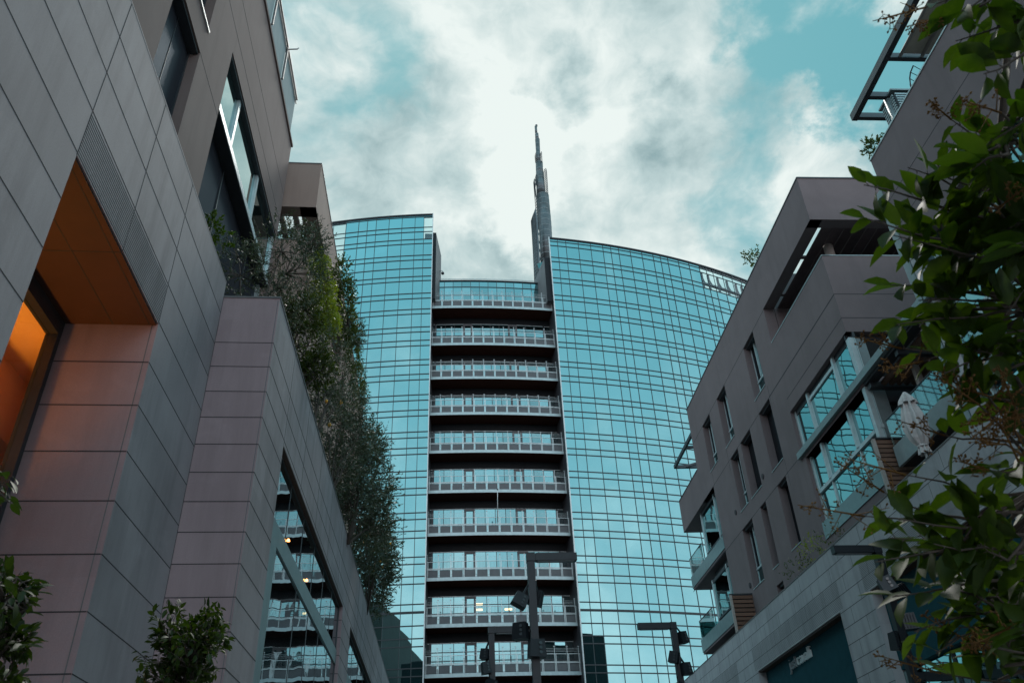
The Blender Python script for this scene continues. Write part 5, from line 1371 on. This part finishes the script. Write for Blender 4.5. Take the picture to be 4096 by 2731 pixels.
# behind the viewer the deck opens overhead and closes toward the horizon
back = h.math('MULTIPLY', h.ramp(h.math('MULTIPLY', dy, -1.0), 0.0, .5), h.math('SUBTRACT', .20, h.math('MULTIPLY', h.ramp(dz, .15, .75), .5)))
cov_b = h.math('ADD', cov_b, back)
cov = h.math('ADD', h.math('ADD', h.math('MULTIPLY', n1, 1.05), h.math('MULTIPLY', n2, .62)), h.math('SUBTRACT', cov_b, .185))
cover = h.n('ShaderNodeMapRange', interpolation_type='SMOOTHSTEP'); h.link(cov, cover.inputs[0]); cover.inputs[1].default_value = .46; cover.inputs[2].default_value = 1.0
cover = cover.outputs[0]
# bright and grey parts of the deck
sh_b = blobs([(1250, 200, 7, .15), (1200, 330, 4, .2), (1310, 320, 4, .16), (1480, 120, 4.5, .12), (1150, 560, 4, .22), (1180, 470, 3, .16), (1600, 560, 5, .1), (1480, 540, 4, .08),
              (1285, 232, 1.9, -.34), (1330, 215, 1.2, -.14), (1465, 270, 2.2, -.30), (1530, 250, 1.5, -.14), (1000, 440, 4, -.10), (880, 330, 4, .04), (1110, 615, 1.6, -.26), (1180, 620, 1.4, -.25), (1350, 430, 2.0, -.2), (1370, 350, 1.6, -.16), (1300, 480, 1.6, -.12),
              (1080, 260, 2.5, -.05), (1090, 450, 2, -.12), (1330, 70, 3, -.10), (1580, 340, 4, -.12), (1240, 40, 2.5, .06), (760, 450, 5, -.14), (1500, 420, 3, -.06)])
shade = h.ramp(h.math('ADD', h.math('ADD', h.math('MULTIPLY', n3, 1.3), h.math('MULTIPLY', n2, .7)), sh_b), .66, 1.22)
cc = h.n('ShaderNodeValToRGB'); h.link(shade, cc.inputs[0])
el = cc.color_ramp.elements
el[0].position = 0; el[0].color = (.27, .40, .42, 1); el[1].position = 1; el[1].color = (.80, .875, .85, 1)
e_ = el.new(.45); e_.color = (.49, .62, .625, 1)
cloud = h.mix(1.0, cc.outputs[0], (10, 10, 10, 1), 'MULTIPLY')
skyc = h.mix(cover, blue, cloud)
# behind the viewer: an even veil of high cloud, paler toward the horizon
veil = h.mix(h.ramp(dz, .1, .75), (5.9, 7.1, 7.2, 1), (1.5, 3.7, 4.2, 1))
skyc = h.mix(h.math('MULTIPLY', h.ramp(h.math('MULTIPLY', dy, -1.0), 0.0, .4), .58), skyc, veil)
# added gain: sky raised overhead and behind the viewer to brighten the walls
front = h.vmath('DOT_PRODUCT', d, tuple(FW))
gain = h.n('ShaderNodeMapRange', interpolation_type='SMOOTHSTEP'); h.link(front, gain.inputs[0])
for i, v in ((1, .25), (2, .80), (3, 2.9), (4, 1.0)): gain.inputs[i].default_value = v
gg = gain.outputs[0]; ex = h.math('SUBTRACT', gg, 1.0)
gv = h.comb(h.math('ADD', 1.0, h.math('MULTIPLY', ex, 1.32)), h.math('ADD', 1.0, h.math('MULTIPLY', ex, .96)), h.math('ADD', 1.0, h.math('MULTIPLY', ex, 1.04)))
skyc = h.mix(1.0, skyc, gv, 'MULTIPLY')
# the ground half of the sphere
skyc = h.mix(h.ramp(dz, -.02, .02), (1.2, 1.25, 1.25, 1), skyc)
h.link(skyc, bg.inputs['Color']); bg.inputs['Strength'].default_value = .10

sd = bpy.data.lights.new('sun', 'SUN'); sd.energy = 1.4; sd.angle = R(16); sd.color = (1, .96, .9)
so = bpy.data.objects.new('sun', sd); col.objects.link(so)
sv = Vector((math.sin(SUN_AZ) * math.cos(SUN_EL), math.cos(SUN_AZ) * math.cos(SUN_EL), math.sin(SUN_EL)))
so.rotation_euler = sv.to_track_quat('Z', 'Y').to_euler(); so.location = (0, 0, 120)
ld = bpy.data.lights.new('room_lamp', 'SPOT'); ld.energy = 1700; ld.color = (1, .33, .06); ld.shadow_soft_size = .3; ld.spot_size = R(58); ld.spot_blend = .9
lo = bpy.data.objects.new('room_lamp', ld); col.objects.link(lo); lo.location = (-7.3, 8.3, 3.2); lo.rotation_euler = Vector((-2.0, -.35, -5.2)).to_track_quat('Z', 'Y').to_euler()

cd = bpy.data.cameras.new('camera'); co = bpy.data.objects.new('camera', cd); col.objects.link(co)
cd.sensor_width = 36; cd.sensor_fit = 'HORIZONTAL'; cd.lens = FPX * 36 / 4096
cd.dof.use_dof = True; cd.dof.focus_distance = 45; cd.dof.aperture_fstop = 8
cd.clip_start = .05; cd.clip_end = 2000
rot = Matrix((RI, UP, -FW)).transposed()
co.matrix_world = Matrix.Translation(CAM) @ rot.to_4x4()
scene.camera = co
vs = scene.view_settings
scene.display_settings.display_device = 'sRGB'
vs.view_transform = 'Standard'; vs.look = 'None'; vs.exposure = .08; vs.gamma = 1; vs.use_curve_mapping = False
scene.render.engine = 'CYCLES'
scene.cycles.max_bounces = 8; scene.cycles.transparent_max_bounces = 12; scene.cycles.use_denoising = True
